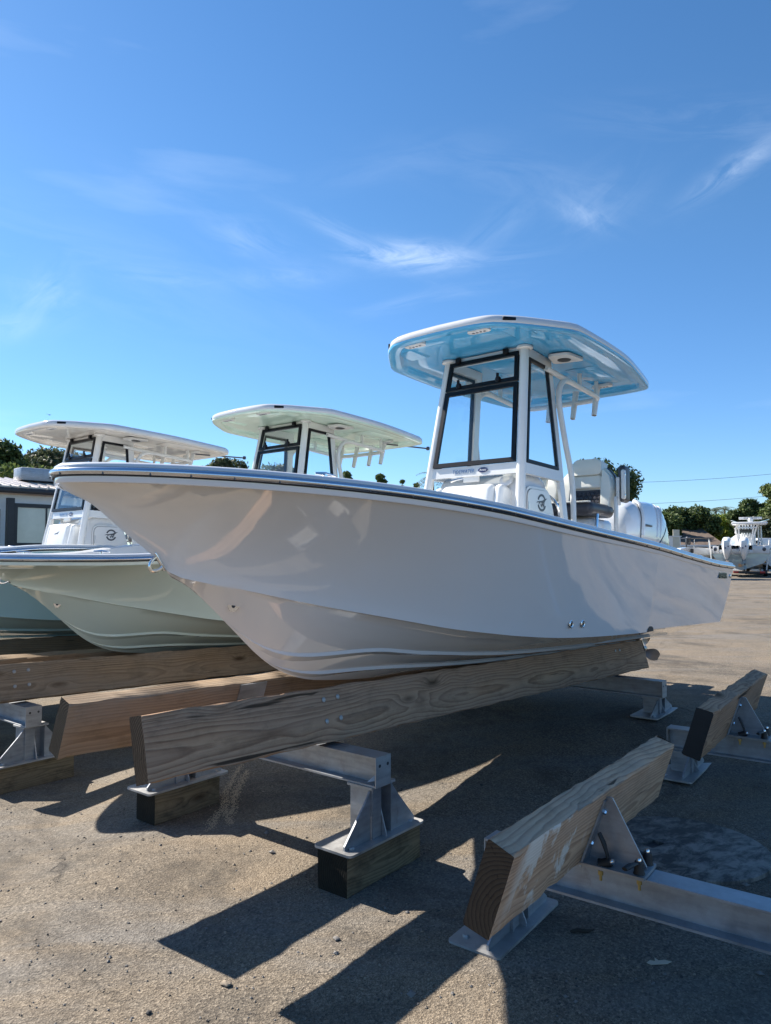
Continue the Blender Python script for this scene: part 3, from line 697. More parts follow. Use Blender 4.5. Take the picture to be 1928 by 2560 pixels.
def ctube(pts, r_, seg=12, n=5):
    P = [Vector(p) for p in pts]; out = []
    for i in range(len(P) - 1):
        p0, p1, p2, p3 = P[max(i - 1, 0)], P[i], P[i + 1], P[min(i + 2, len(P) - 1)]
        for k in range(n):
            t = k / n; out.append(.5 * (2 * p1 + (p2 - p0) * t + (2 * p0 - 5 * p1 + 4 * p2 - p3) * t * t + (3 * p1 - p0 - 3 * p2 + p3) * t ** 3))
    out.append(P[-1]); return MB().tube(out, r_, seg)
def ring_frame(quad, w, th):      # quad frame in 3D: four corners, inset w, thickness th
    q = [Vector(p) for p in quad]; c = sum(q, Vector()) / 4; nrm = (q[1] - q[0]).cross(q[3] - q[0]).normalized(); inn = []
    for i in range(4):
        a, b, d = q[i], q[(i + 1) % 4], q[(i - 1) % 4]; e1 = (b - a).normalized(); e2 = (d - a).normalized(); s_ = e1.cross(e2).length
        inn.append(a + (e1 + e2) * (w / max(s_, .2)))
    mb = MB(); vs = []
    for k in (-.5, .5): vs += [p + nrm * th * k for p in q] + [p + nrm * th * k for p in inn]
    fs = []
    for i in range(4):
        j = (i + 1) % 4
        fs += [(i, j, 4 + j, 4 + i), (8 + i, 12 + i, 12 + j, 8 + j), (i, 8 + i, 8 + j, j), (4 + i, 4 + j, 12 + j, 12 + i)]
    mb.add(vs, fs); pane = MB(); pane.hexa([p - nrm * .003 for p in inn] + [p + nrm * .003 for p in inn]); return mb, pane

def pad(poly, th, bev, M4=None):      # upholstered pad: outline in local xy, puffed along z
    bm = bmesh.new(); f1 = [bm.verts.new((x, y, 0)) for x, y in poly]; f2 = [bm.verts.new((x, y, th)) for x, y in poly]; n = len(poly)
    bm.faces.new(list(reversed(f1))); bm.faces.new(f2)
    for i in range(n): bm.faces.new((f1[i], f1[(i + 1) % n], f2[(i + 1) % n], f2[i]))
    top = [e for e in bm.edges if all(v.co.z > th * .5 for v in e.verts)]
    bmesh.ops.bevel(bm, geom=top, offset=bev, segments=4, affect='EDGES', profile=.6, clamp_overlap=True)
    return MB().bm(bm, M4)
def rounded(poly, r_, n=5):
    out = []; k = len(poly)
    for i in range(k):
        a, b, c = Vector(poly[i - 1]), Vector(poly[i]), Vector(poly[(i + 1) % k]); p0 = b + (a - b).normalized() * r_; p1 = b + (c - b).normalized() * r_
        for j in range(n + 1): t = j / n; q = p0 * (1 - t) ** 2 + b * 2 * t * (1 - t) + p1 * t * t; out.append((q.x, q.y))
    return out
def build_boat(Mb, label, cat, hull_m, top_m, deck_m='deck_white', antenna=False, top_scale=1.0, logos=True, group=None, low=False):
    SHEER['low'] = low; SHEER['x0'] = .12 if low else .034
    OFF = (3.2, 0, .235)
    root = thing('center_console_boat', label, cat, Mb @ T(*OFF), group)
    def P(name, mb, mat, parent=root, M4=None, **kw):
        return part(name, mb, M[mat] if isinstance(mat, str) else mat, parent, Mb @ M4 if M4 is not None else Mb, **kw)
    # --- hull
    hull = P('hull', hull_mesh(), hull_m, smooth=32, weld=.0004)
    for x0, fr in ((.95, .60), (1.2, .30)):
        for sgn in (-1, 1):
            rows = []
            for i in range(60):
                x = x0 + (5.9 - x0) * (i / 59) ** 1.2; k = sstep(0, .5, x - x0); f0 = fr * sstep(-.15, 1.0, x - x0) if x < x0 + 1 else fr
                y, z = bottom_pt(x, f0); y1, z1 = bottom_pt(x, max(f0 - .055 * k / max(bc(x), .2), 0)); y2, z2 = bottom_pt(x, f0 + .02 * k)
                rows.append([(x, sgn * y1, z1 - .0005), (x, sgn * (y + .006 * k), z - .013 * k - .001), (x, sgn * y2, z2 - .0005)])
            mb = MB(); mb.grid(rows, flip=sgn > 0); P('strake', mb, hull_m, hull, smooth=28)
    # chine pocket on each side
    for sgn in (-1, 1):
        mb = MB(); n = 10; top = []
        for i in range(n + 1):
            a = math.pi * i / n; top.append((4.235 - .058 * math.cos(a), .505 + .040 * math.sin(a) ** .6))
        mb.prism([(x, z) for x, z in top], .02, frame((0, sgn * (bc(4.24) + .004) + (.0 if sgn < 0 else -.02), 0), (1, 0, 0), (0, 0, 1), (0, -1 if sgn < 0 else 1, 0)) @ T(0, 0, -.016)); P('chine_pocket', mb, 'gap', hull, smooth=0)
    # rub rail, steel strip, gunwale cap
    rail = P('rub_rail', sweep([(-.012, .0), (.012, -.002), (.024, .004), (.029, .014), (.026, .026), (.014, .034), (-.012, .034)]), 'steel_strip', smooth=60)
    P('flange', sweep([(-.014, -.034), (.001, -.034), (.005, -.028), (.005, -.0055), (-.014, -.0055)]), hull_m, rail, smooth=40)
    P('seal', sweep([(.004, -.006), (.013, -.006), (.014, -.0015), (.004, -.0015)]), 'rubber', rail, smooth=0)
    sc = MB(); path = sheer_path(); acc = 0
    for (p, n), (p2, n2) in zip(path, path[1:]):
        seg = math.hypot(p2[0] - p[0], p2[1] - p[1]); acc += seg
        if acc > .17: acc = 0; sc.box((p2[0] + n2[0] * .024, p2[1] + n2[1] * .024, p2[2] + .005), (.006, .006, .012))
    P('screw_row', sc, 'emblem', rail, kind='stuff', smooth=0)
    P('gunwale', sweep([(.010, .035), (.008, .046), (-.006, .056), (-.03, .060), (-.20, .060), (-.215, .052), (-.215, -.06), (-.19, -.06), (-.19, .034)]), deck_m, smooth=50)
    # deck and liner
    mb = MB(); rows = []
    for x, z in [(SHEER['x0'] + .005, 1.362), (SHEER['x0'] + .06, 1.362), (.5, 1.360), (.8, 1.352), (.82, 1.0), (1.6, .98), (2.55, .96), (2.57, .62), (4.0, .60), (5.55, .58), (5.57, 1.0), (6.05, 1.0), (6.07, .72), (6.3, .72)]:
        yi = max(bs(x) - .19, .0) if z > 1.2 else max(min(bs(x) - .2, bc(x) - .06 + (bs(x) - bc(x)) * .45 * max(0, (z - zc(x)) / (zs(x) - zc(x)))), .0); z = min(z, zs(x) + .056) if x > .8 else zs(x) + .054
        rows.append([(x, -yi, z), (x, -yi * .5, z + .004), (x, 0, z + .006), (x, yi * .5, z + .004), (x, yi, z)])
    mb.grid(rows); P('deck', mb, deck_m, smooth=20)
    for sgn in (-1, 1):
        rows = []
        for x in [.85 + i * .25 for i in range(22)]:
            zf = 1.0 if x < 1.5 else .97 if x < 2.56 else .60
            hull_y = lambda z: bc(x) + (bs(x) - bc(x)) * (max((z - zc(x)) / (zs(x) - .012 - zc(x)), 0) ** (1.0 + .75 * (1 - sstep(.2, 3.4, x)))) * .9
            rows.append([(x, sgn * max(min(bs(x) - .195, hull_y(zs(x) - .10 + (zs(x) - zf) * (.1 - .25 * k)) - .03), 0), zs(x) - (zs(x) - zf) * k * .25) for k in range(5)])
        mb = MB(); mb.grid(rows, flip=sgn < 0); P('liner', mb, deck_m)
    # bow eye, tow plate, drains
    be = MB(); pts = []
    for i in range(13):
        a = math.pi * i / 12; pts.append((-.052 * math.sin(a), 0, .032 * math.cos(a)))
    be.tube([(.02, 0, .032)] + pts + [(.02, 0, -.032)], .008, 10); be.rbox((.012, 0, .0), (.010, .022, .11), .004)
    m_eye = T(.553, 0, .944) @ RY(R(-36)); P('bow_eye', be, 'chrome', M4=m_eye)
    for sgn in (-1, 1):
        y, z = bottom_pt(.98, .34); tp = MB().prism([(-.045, .018), (.045, .018), (.012, -.030), (-.012, -.030)], .006); 
        nrm = frame((.965, sgn * (y + .012), z + .028), (.83, sgn * .52, -.18), (.10, sgn * .18, .97), (-.5 * 1, sgn * .83, .24))
        if sgn < 0:
            tpo = P('tow_plate', tp, 'chrome', M4=frame((.955, -(y + .022), z + .040), Vector((.80, -.58, -.16)).normalized(), Vector((.10, -.13, .98)).normalized(), Vector((-.59, -.80, -.05)).normalized()), smooth=0)
            P('tow_hole', MB().lathe([(0, .002), (.010, .002), (.010, 0)], 12), 'gap', tpo, frame((.955, -(y + .022), z + .040), Vector((.80, -.58, -.16)).normalized(), Vector((.10, -.13, .98)).normalized(), Vector((-.59, -.80, -.05)).normalized()) @ T(0, -.002, .005), smooth=0)
    for x in (3.03, 3.16):
        t = (.605 - zc(x)) / (zs(x) - zc(x)); y = bc(x) + (bs(x) - bc(x)) * t; m4 = side_frame((x, -y - .001, .605))
        d = P('drain_fitting', MB().lathe([(.016, .0), (.027, .0), (.027, .005), (.021, .008), (.016, .006), (.016, -.01)], 20), 'chrome', M4=m4); P('drain_hole', MB().lathe([(0, .002), (.0165, .002)], 16), 'gap', d, m4, smooth=0)
    # badge near the stern
    if logos:
        tm = text_mesh('TIDEWATER', .072, .004, 'badge_small', sp=.92); tm.materials.append(M['badge_steel'])
        bm4 = side_frame((5.98, -(bs(5.98) - .006), .955)) @ RY(R(1.5)) @ RX(R(-5)) @ Matrix.Diagonal((.80, 1.15, 1, 1))
        link('badge', tm, root, Mb @ bm4)
        P('stern_light', MB().lathe([(0, .008), (.016, .006), (.02, 0)], 14), 'chrome', M4=side_frame((6.27, -bs(6.27) + .004, .955)))
    # --- console
    prof = [(3.22, .60), (3.30, 1.0), (3.44, 1.66), (3.50, 1.72), (3.72, 1.75), (3.86, 1.70), (3.93, 1.60), (4.02, 1.30), (4.12, .60)]
    bm = bmesh.new(); f1 = [bm.verts.new((x, -.40 + .03 * max(0, (z - 1.0)), z)) for x, z in prof]; f2 = [bm.verts.new((x, .40 - .03 * max(0, (z - 1.0)), z)) for x, z in prof]
    bm.faces.new(f1); bm.faces.new(list(reversed(f2)))
    for i in range(len(prof)): bm.faces.new((f1[i], f2[i], f2[(i + 1) % len(prof)], f1[(i + 1) % len(prof)]))
    bmesh.ops.recalc_face_normals(bm, faces=bm.faces[:]); bmesh.ops.bevel(bm, geom=bm.edges[:], offset=.045, segments=4, affect='EDGES', profile=.5)
    con = P('console', MB().bm(bm), 'gel_white', smooth=50)
    door = [(3.50, .78), (3.965, .78), (3.945, 1.32), (3.90, 1.50)]
    dpoly = [(3.515, .76), (4.01, .76), (3.955, 1.40), (3.86, 1.60), (3.515, 1.595)]
    grow = lambda s_: [(3.75 + (x - 3.75) * s_, 1.18 + (z - 1.18) * (1 + (s_ - 1) * .6)) for x, z in dpoly]
    sf = frame((0, -.396, 0), (1, 0, 0), (0, 0, 1), (0, -1, 0))
    for sgn in (-1,):
        P('door_surround', MB().prism(rounded(grow(1.09), .09), .012), 'gel_white', con, sf)
        P('door_gap', MB().prism(rounded(grow(1.015), .075), .0135), 'gap', con, sf, smooth=0)
        P('door', MB().prism(rounded(dpoly, .07), .022), 'gel_white', con, sf)
    mb = MB(); emblem(mb, .070, side_frame((3.735, -.4185, 1.50)) @ RX(0)); P('emblem', mb, 'emblem', con, smooth=0)
    P('hinge', MB().box((3.522, -.421, 1.44), (.006, .006, .10)), 'chrome', con)
    P('door_latch', MB().lathe([(0, .006), (.026, .006), (.030, 0)], 18), 'chrome', con, side_frame((3.93, -.418, 1.02)))
    # forward seat back on the console
    lean = RY(R(11)); ZC = 1.19
    cu = MB().rbox((0, 0, .27), (.15, .50, .33), .055, 5, T(3.27, 0, ZC) @ lean); ob = P('cushion', cu, 'vinyl_white', con, smooth=60)
    P('quilted_pad', hexpad(.50, .15, .036, .008), 'vinyl_dark', con, frame((3.27, 0, ZC), (0, -1, 0), (.19, 0, .98), (-.98, 0, .19)) @ T(0, .055, .066))
    P('cushion_base', MB().rbox((0, 0, .07), (.13, .50, .17), .04, 4, T(3.275, 0, ZC - .02) @ lean), 'vinyl_dark', con, smooth=60)
    for sgn in (-1, 1):
        P('side_bolster', MB().rbox((.045, sgn * .285, .19), (.20, .085, .48), .04, 5, T(3.27, 0, ZC) @ lean), 'vinyl_white', con, smooth=60)
    mb = MB(); bird(mb, .062, frame((3.27, 0, ZC), (0, -1, 0), (.19, 0, .98), (-.98, 0, .19)) @ T(.0, .30, .0752), .0012); P('cushion_logo', mb, 'emblem', con, smooth=0)
    P('cup_holder', MB().lathe([(.03, .004), (.055, .004), (.06, 0), (.06, -.006)], 20), 'gel_white', con, T(3.42, -.28, 1.66) @ RY(R(-62)), smooth=40)
    P('steering_wheel', MB().tube([(.17 * math.cos(a), .17 * math.sin(a), 0) for a in np.linspace(0, 2 * math.pi, 25)], .013, 8).tube([(-.16, 0, 0), (0, 0, -.03), (.16, 0, 0)], .010, 8).tube([(0, .16, 0), (0, 0, -.03)], .010, 8), 'chrome', con, T(4.13, -.20, 1.47) @ RY(R(66)))
    P('fish_finder', MB().rbox((3.84, -.05, 1.78), (.05, .30, .16), .01, 2, None), 'black_trim', con)
    P('compass', MB().lathe([(.05, 0), (.05, .03), (.035, .055), (0, .065)], 16), 'powder', con, T(3.66, .08, 1.74))
    # --- hardtop frame
    fp = lambda w, s_: (3.397 + (w - 1.79) * .160, s_ * (.425 - (w - 1.79) * .066), w)      # front posts
    rp = lambda w, s_: (4.075 - (w - 1.0) * .062 - .0 * s_, s_ * (.49 - (w - 1.0) * .085), w)   # rear legs
    fr = None
    for sgn in (-1, 1):
        mb = MB(); a, b = Vector(fp(.60, sgn)), Vector(fp(2.735, sgn)); mb.tube([a, (a + b) / 2, b], .037, 14)
        mb.lathe([(0, .006), (.062, .006), (.066, 0), (.066, -.014), (.04, -.020)], 20, T(*b))
        o = P('hardtop_post', mb, 'powder', smooth=40); fr = fr or o
        a, b = Vector(rp(.60, sgn)), Vector(rp(2.735, sgn)); ex = Vector((.040, 0, 0)); ey = Vector((0, .014, 0))
        mb = MB(); mb.hexa([a - ex - ey, a + ex - ey, a + ex + ey, a - ex + ey, b - ex - ey, b + ex - ey, b + ex + ey, b - ex + ey]); P('hardtop_leg', mb, 'powder', smooth=0)
        # curved grab pipe behind it
        v = lambda k: sgn * k
        P('grab_pipe', ctube([(4.17, v(.50), .60), (4.19, v(.475), 1.3), (4.20, v(.455), 1.72), (4.10, v(.44), 2.05), (4.03, v(.42), 2.36), (4.06, v(.41), 2.50), (4.16, v(.405), 2.585), (4.32, v(.405), 2.60)], .024), 'powder')
        # top and lower side rails
        for w0, w1, th in ((2.66, 2.735, .020), (1.70, 1.785, .020)):
            a, b, c, d = (Vector(q) for q in (fp(w0, sgn), rp(w0, sgn), fp(w1, sgn), rp(w1, sgn))); yy = Vector((0, th, 0))
            mb = MB(); mb.hexa([a - yy, b - yy, b + yy, a + yy, c - yy, d - yy, d + yy, c + yy]); P('side_rail', mb, 'powder', smooth=0)
    for w0, w1 in ((2.67, 2.735), (1.70, 1.785)):
        a, b, c, d = (Vector(q) for q in (fp(w0, -1), fp(w0, 1), fp(w1, -1), fp(w1, 1))); xx = Vector((.020, 0, 0))
        mb = MB(); mb.hexa([a - xx, a + xx, b + xx, b - xx, c - xx, c + xx, d + xx, d - xx]); P('front_rail', mb, 'powder', smooth=0)
    P('rail_bracket', MB().rbox((3.385, .02, 1.68), (.02, .15, .05), .006, 2), 'powder')
    # rod rail behind
    ra = 2.60
    P('rod_rail', ctube([(3.86, -.385, 2.63), (4.2, -.40, ra + .005), (4.62, -.405, ra - .015), (4.83, -.40, ra - .025), (4.90, -.33, ra - .03), (4.92, -.15, ra - .03), (4.92, .15, ra - .03), (4.90, .33, ra - .03), (4.83, .40, ra - .025), (4.62, .405, ra - .015), (4.2, .40, ra + .005), (3.86, .385, 2.63)], .023), 'powder')
    for sgn in (-1, 1):
        for x in (4.45, 4.80):
            P('rail_hanger', MB().tube([(x, sgn * .405, ra - .02), (x, sgn * .405, 2.74)], .019, 10).lathe([(.035, .0), (.035, .012), (.02, .016)], 14, T(x, sgn * .405, 2.722)), 'powder')
    for y in (-.36, -.13, .13, .36):
        m4 = T(4.925 if abs(y) < .3 else 4.89, y, ra - .03) @ RY(R(14)); rh = P('rod_holder', MB().lathe([(.019, -.16), (.024, -.16), (.028, -.02), (.028, .10), (.032, .115), (.024, .115), (.022, 0), (.019, -.15)], 14), 'powder', M4=m4, smooth=40)
    # --- windshield
    ws = None
    def win(name, quad, w, par=None):
        fmb, pmb = ring_frame(quad, w, .024); o = P(name, fmb, 'black_trim', par or root, smooth=0); P('pane', pmb, 'glass', o if par is None else par, smooth=0); return o
    e = Vector((-.012, 0, 0)); q_ = lambda w, s_, k=.036: tuple(Vector(fp(w, s_)) + Vector((-.026, -s_ * k, 0)))
    ws = win('windshield', [q_(1.79, -1), q_(1.79, 1), q_(2.44, 1), q_(2.44, -1)], .034)
    vent = win('vent_window', [q_(2.452, -1), q_(2.452, 1), q_(2.70, 1), q_(2.70, -1)], .032)
    for y in (-.22, .24):
        P('hinge', MB().rbox((fp(2.70, 1)[0] - .045, y, 2.712), (.03, .045, .045), .006, 2), 'black_trim', vent)
    for y in (-.17, .21):
        P('latch', MB().lathe([(0, .022), (.018, .02), (.026, .008), (.026, 0)], 14, front_frame((fp(2.47, 1)[0] - .038, y, 2.485))).rbox((fp(2.47, 1)[0] - .05, y, 2.51), (.02, .02, .05), .005), 'black_trim', vent)
    for sgn in (-1, 1):
        A, B, C_, D = (Vector(k) for k in (fp(1.79, sgn), rp(1.79, sgn), rp(2.655, sgn), fp(2.655, sgn)))
        ex = Vector((.048, 0, 0)); quad = [A + ex, B - ex * .95, C_ - ex * .95, D + ex]
        quad = quad if sgn < 0 else quad
        win('side_window', [q + Vector((0, sgn * .012, 0)) for q in quad], .026)
    # lettering on the front rail
    if logos:
        tm = text_mesh('TIDEWATER', .044, .0015, 'rail_lettering', sp=1.08); tm.materials.append(M['steel_strip'])
        nf = frame((3.365, .085, 1.742), (0, -1, 0), (.158, 0, .987), (-.987, 0, .158)); link('lettering', tm, fr, Mb @ nf @ Matrix.Diagonal((.82, 1, 1, 1)))
        ov = [(.045 * math.cos(a), .021 * math.sin(a)) for a in np.linspace(0, 2 * math.pi, 24, endpoint=False)]
        P('oval_badge', MB().prism(ov, .002), 'navy', fr, nf @ T(.185, .002, 0), smooth=0)
        tm = text_mesh('boats', .028, .0008, 'oval_lettering', .25); tm.materials.append(M['deck_white']); link('lettering', tm, fr, Mb @ nf @ T(.185, .003, .0024))
    # --- hardtop
    s_ = top_scale; cxh = 3.95
    half = [(2.80, 0), (2.805, .14), (2.815, .30), (2.84, .43), (2.895, .52), (3.02, .645), (3.28, .835), (3.37, .885), (3.48, .910), (3.9, .925), (4.3, .915), (4.7, .86), (5.12, .785), (5.24, .75), (5.30, .68), (5.335, .50), (5.35, .25), (5.355, 0)]
    half = [(cxh + (x - cxh) * s_, y * (1 + (s_ - 1) * .6)) for x, y in half]
    plan = poly_plan(half, 4)
    cxp = 3.95
    def ringz(inset, z, crown=0.0):
        out = []
        for x, y in plan:
            d = math.hypot(x - cxp, y) or 1; k = max(1 - inset / d, 0); X, Y = cxp + (x - cxp) * k, y * k
            out.append((X, Y, z + .035 * (X - 3.3) * -.35 + crown * (1 - (Y / 1.0) ** 2 * .8)))
        return out
    zt = 2.712
    rim = MB(); rim.grid([ringz(0.003, zt + .016), ringz(0, zt + .020), ringz(.004, zt + .055), ringz(.03, zt + .078), ringz(.10, zt + .092), ringz(.30, zt + .105), ringz(.6, zt + .115), ringz(.9, zt + .12), ringz(3, zt + .122)], close=True)
    ht = P('hardtop', rim, 'gel_white', smooth=50, weld=.0005)
    un = MB(); un.grid([ringz(.003, zt + .016), ringz(.006, zt + .002), ringz(.030, zt - .004), ringz(.075, zt + .004), ringz(.10, zt + .006), ringz(.125, zt + .030), ringz(.17, zt + .030), ringz(.19, zt + .024), ringz(.35, zt + .032), ringz(.6, zt + .036), ringz(3, zt + .038)], close=True)
    P('underside', un, top_m, ht, smooth=28, weld=.0005)
    # raised ribs moulded into the underside
    for (x0, x1, y0, y1, hh) in ((3.05, 3.35, -.62, -.40, .018), (3.05, 3.35, .40, .62, .018), (4.35, 5.0, -.60, -.30, .02), (4.35, 5.0, .30, .60, .02), (3.55, 4.5, -.18, .18, .03)):
        bm = bmesh.new(); bmesh.ops.create_cube(bm, size=1)
        for v in bm.verts:
            k = 1.0 if v.co.z > 0 else .82
            v.co = Vector(((x0 + x1) / 2 + v.co.x * (x1 - x0) * k, (y0 + y1) / 2 + v.co.y * (y1 - y0) * k, zt + .034 - .012 * (x0 - 3.3) + (0 if v.co.z > 0 else -hh)))
        bmesh.ops.bevel(bm, geom=bm.edges[:], offset=.008, segments=2, affect='EDGES'); P('moulded_rib', MB().bm(bm), top_m, ht, smooth=40)
    for (x, y) in ((2.98, -.30), (2.98, .30), (4.90, -.42), (4.90, .42)):
        z = zt + .012 - .012 * (x - 3.3) - (0 if x < 4 else .012); m4 = T(x, y, z) @ RZ(R(90 if x < 4 else 90)) @ RX(math.pi)
        lp = P('spreader_light', MB().prism(rrect(.19, .075, .036, 6), .022, T(0, 0, -.012)), 'powder', ht, m4)
        P('light_lens', MB().prism(rrect(.14, .040, .019, 6), .003, T(0, 0, .0105)), 'lens', ht, m4)
        for k in range(4): P('light_diode', MB().lathe([(0, .003), (.010, .002), (.012, 0)], 10, T(-.048 + .032 * k, 0, .0135)), 'emblem', ht, m4, smooth=0)
    for sgn in (-1, 1):
        m4 = T(3.93, sgn * .50, zt + .004) @ RX(math.pi); sp = P('speaker_pod', MB().prism(rounded([(-.13, -.07), (.10, -.13), (.15, .13), (-.10, .10)], .05), .020, T(0, 0, -.008)), 'powder', ht, m4); P('speaker', MB().lathe([(0, .004), (.052, .004), (.056, 0)], 20, T(.03, .0, .0125)), 'black_trim', ht, m4)
        k = 1 if sgn < 0 else -1
        nx, ny = 2.80, .735
        P('nav_light', MB().rbox((0, 0, 0), (.10, .012, .026), .004, 2), 'black_trim', ht, T(cxh + (2.945 - cxh) * s_, sgn * .572 * (1 + (s_ - 1) * .6), zt + .048) @ RZ(R(sgn * 40)))
    if antenna:
        P('stern_pole_light', MB().tube([(4.95, -.30, zt - .02), (5.75, -.42, zt + .02)], .010, 8).lathe([(0, .03), (.022, .024), (.028, 0), (.02, -.02), (0, -.024)], 12, T(5.76, -.42, zt + .02)), 'emblem', ht)
    # --- helm seats
    def seat(yc, arm):
        def Q(name, mb, mat, parent=root, M4=None, **kw): return P(name, mb, mat, parent, T(-.14, 0, 0) @ M4 if M4 is not None else T(-.14, 0, 0), **kw)
        s0 = Q('helm_seat', MB().rbox((4.90, yc, 1.02), (.42, .44, .84), .05, 3), 'gel_white', smooth=50)
        Q('seat_cushion', MB().rbox((4.83, yc, 1.515), (.50, .50, .12), .05, 5), 'vinyl_dark', s0, smooth=60)
        Q('cushion_piping', MB().rbox((4.585, yc, 1.572), (.03, .47, .012), .005, 2), 'vinyl_cream', s0)
        lean2 = T(5.06, yc, 1.53) @ RY(R(8))
        sf_ = lean2 @ frame((.0, 0, 0), (0, -1, 0), (0, 0, 1), (-1, 0, 0))        # local xy = across / up, z towards the bow
        out_ = [(-.235, -.01), (.235, -.01), (.25, .20), (.225, .33), (.13, .43), (-.13, .43), (-.225, .33), (-.25, .20)]
        Q('back_shell', pad(rounded([(x * 1.04, z * 1.02) for x, z in out_], .055, 4), .05, .02, sf_ @ T(0, 0, -.085)), 'vinyl_dark', s0, smooth=50)
        Q('backrest', pad(rounded(out_, .055, 4), .085, .035, sf_ @ T(0, 0, -.05)), 'vinyl_cream', s0, smooth=50)
        Q('quilted_pad', hexpad(.30, .17, .040, .010), 'vinyl_dark', s0, sf_ @ T(0, .105, .042))
        Q('lumbar_cushion', pad(rounded([(-.15, .20), (.15, .20), (.14, .325), (-.14, .325)], .03, 3), .075, .03, sf_), 'vinyl_cream', s0, smooth=50)
        Q('headrest', pad(rounded([(-.15, .325), (.15, .325), (.135, .475), (-.135, .475)], .035, 4), .15, .04, sf_ @ T(0, 0, -.05)), 'vinyl_cream', s0, smooth=50)
        for sg in (-1, 1):
            pl = [(sg * .158, .0), (sg * .238, .0), (sg * .248, .20), (sg * .222, .31), (sg * .158, .375), (sg * .152, .2)]
            Q('side_bolster', pad(rounded(pl if sg > 0 else list(reversed(pl)), .02, 3), .10, .035, sf_), 'vinyl_cream', s0, smooth=50)
        if arm:
            Q('armrest_post', MB().rbox((5.02, yc - .285, 1.48), (.055, .03, .34), .012, 2).rbox((5.05, yc - .295, 1.70), (.05, .035, .26), .012, 2, None), 'powder', s0)
            Q('armrest', MB().rbox((5.115, yc - .32, 1.77), (.15, .07, .34), .033, 4, None), 'vinyl_dark', s0, smooth=60)
            Q('armrest_plate', MB().rbox((5.045, yc - .345, 1.76), (.055, .035, .27), .016, 3), 'powder', s0)
            for z in (1.66, 1.85): Q('bolt', MB().lathe([(0, .004), (.010, .003), (.012, 0)], 10), 'chrome', s0, side_frame((5.04, yc - .3630, z)))
        Q('hinge_strut', MB().tube([(4.72, yc - .24, 1.47), (4.66, yc - .25, 1.22)], .014, 8), 'chrome', s0)
    seat(-.27, True); seat(.27, False)
    # --- outboard engine
    rows = []; CW = 1.12; prof_ = [(6.20, 1.30, .12, .06), (6.215, 1.36, .17, .16), (6.26, 1.40, .205, .235), (6.36, 1.41, .225, .275), (6.55, 1.405, .235, .31), (6.75, 1.395, .24, .335), (6.90, 1.38, .24, .35), (7.00, 1.36, .232, .33), (7.08, 1.32, .215, .285), (7.13, 1.27, .19, .215), (7.155, 1.23, .15, .12)]
    for x, zc_, hw, hh in prof_:
        x = 6.58 + (x - 6.66) * 1.30; hw *= CW * 1.07; hh *= 1.10; zc_ += .02
        row = []
        for k in range(28):
            a = 2 * math.pi * k / 28; ca, sa = math.cos(a), math.sin(a); p_ = .42
            row.append((x + (.03 * max(-sa, 0)), math.copysign(abs(ca) ** p_, ca) * hw * (1 - .12 * max(sa, 0)), zc_ + math.copysign(abs(sa) ** .72, sa) * hh))
        rows.append(row)
    mb = MB(); mb.grid(rows, close=True); n28 = len(rows) - 1; mb.f += [tuple(range(28)), tuple(reversed(range(n28 * 28, n28 * 28 + 28)))]; mb.mi += [0, 0]
    eng = P('outboard_engine', mb, 'cowl', smooth=28)
    for sgn in (-1, 1):
        ES = T(6.58, 0, 1.3) @ Matrix.Diagonal((1.18, 1.072, 1.045, 1)) @ T(-6.66, 0, -1.3)
        P('air_intake', MB().rbox((7.07, sgn * .13, 1.63), (.07, .10, .04), .012, 2), 'black_trim', eng, ES)
        P('cowl_line', ctube([(6.335, sgn * .256, 1.24), (6.345, sgn * .257, 1.40), (6.38, sgn * .244, 1.58), (6.42, sgn * .19, 1.695)], .004, 6), 'gap', eng, ES)
        P('cowl_slot', MB().rbox((6.52, sgn * .2672, 1.48), (.16, .008, .020), .004, 2), 'emblem', eng, ES)
        P('cowl_line', ctube([(6.64, sgn * .2690, 1.22), (6.80, sgn * .2700, 1.32), (6.95, sgn * .264, 1.44), (7.06, sgn * .235, 1.54)], .004, 6), 'gap', eng, ES)
        P('cowl_cap', MB().lathe([(0, .006), (.02, .005), (.024, 0)], 14, frame((6.44, sgn * .266, 1.29), (1, 0, 0), (0, 0, sgn), (0, sgn, 0))), 'emblem', eng, ES)
        for k, (xa, xb) in enumerate(((6.40, 6.46), (6.72, 6.90), (6.80, 7.0))):
            P('cowl_ridge', ctube([(xa, sgn * .255, 1.37), (xa + (xb - xa) * .3, sgn * .250, 1.54), (xa + (xb - xa) * .7, sgn * .207, 1.69), (xb, sgn * .134, 1.742 - .01 * k)], .019, 8), 'cowl', eng, ES)
    P('midsection', MB().rbox((6.52, 0, .85), (.30, .16, .66), .05, 3).rbox((6.58, 0, .42), (.24, .07, .40), .03, 3), 'cowl', eng, smooth=50)
    P('bracket', MB().rbox((6.30, 0, .92), (.26, .30, .42), .03, 2), 'black_trim', eng)
    P('cavitation_plate', MB().prism(rounded([(6.36, -.09), (6.98, -.10), (6.98, .10), (6.36, .09)], .04), .014, T(0, 0, .27)), 'cowl', eng)
    P('gearcase', MB().tube([(6.36, 0, .10), (6.42, 0, .10), (6.55, 0, .10), (6.75, 0, .10), (6.86, 0, .10)], [.01, .045, .065, .06, .05], 14).hexa([(6.42, -.018, .10), (6.80, -.018, .10), (6.80, .018, .10), (6.42, .018, .10), (6.46, -.03, .30), (6.82, -.03, .30), (6.82, .03, .30), (6.46, .03, .30)]).prism([(6.55, .06), (6.78, .06), (6.80, -.12), (6.74, -.13)], .012, frame((0, .006, 0), (1, 0, 0), (0, 0, 1), (0, -1, 0))), 'cowl', eng, smooth=50)
    pr = MB().tube([(6.86, 0, .10), (6.98, 0, .10)], [.052, .048], 14)
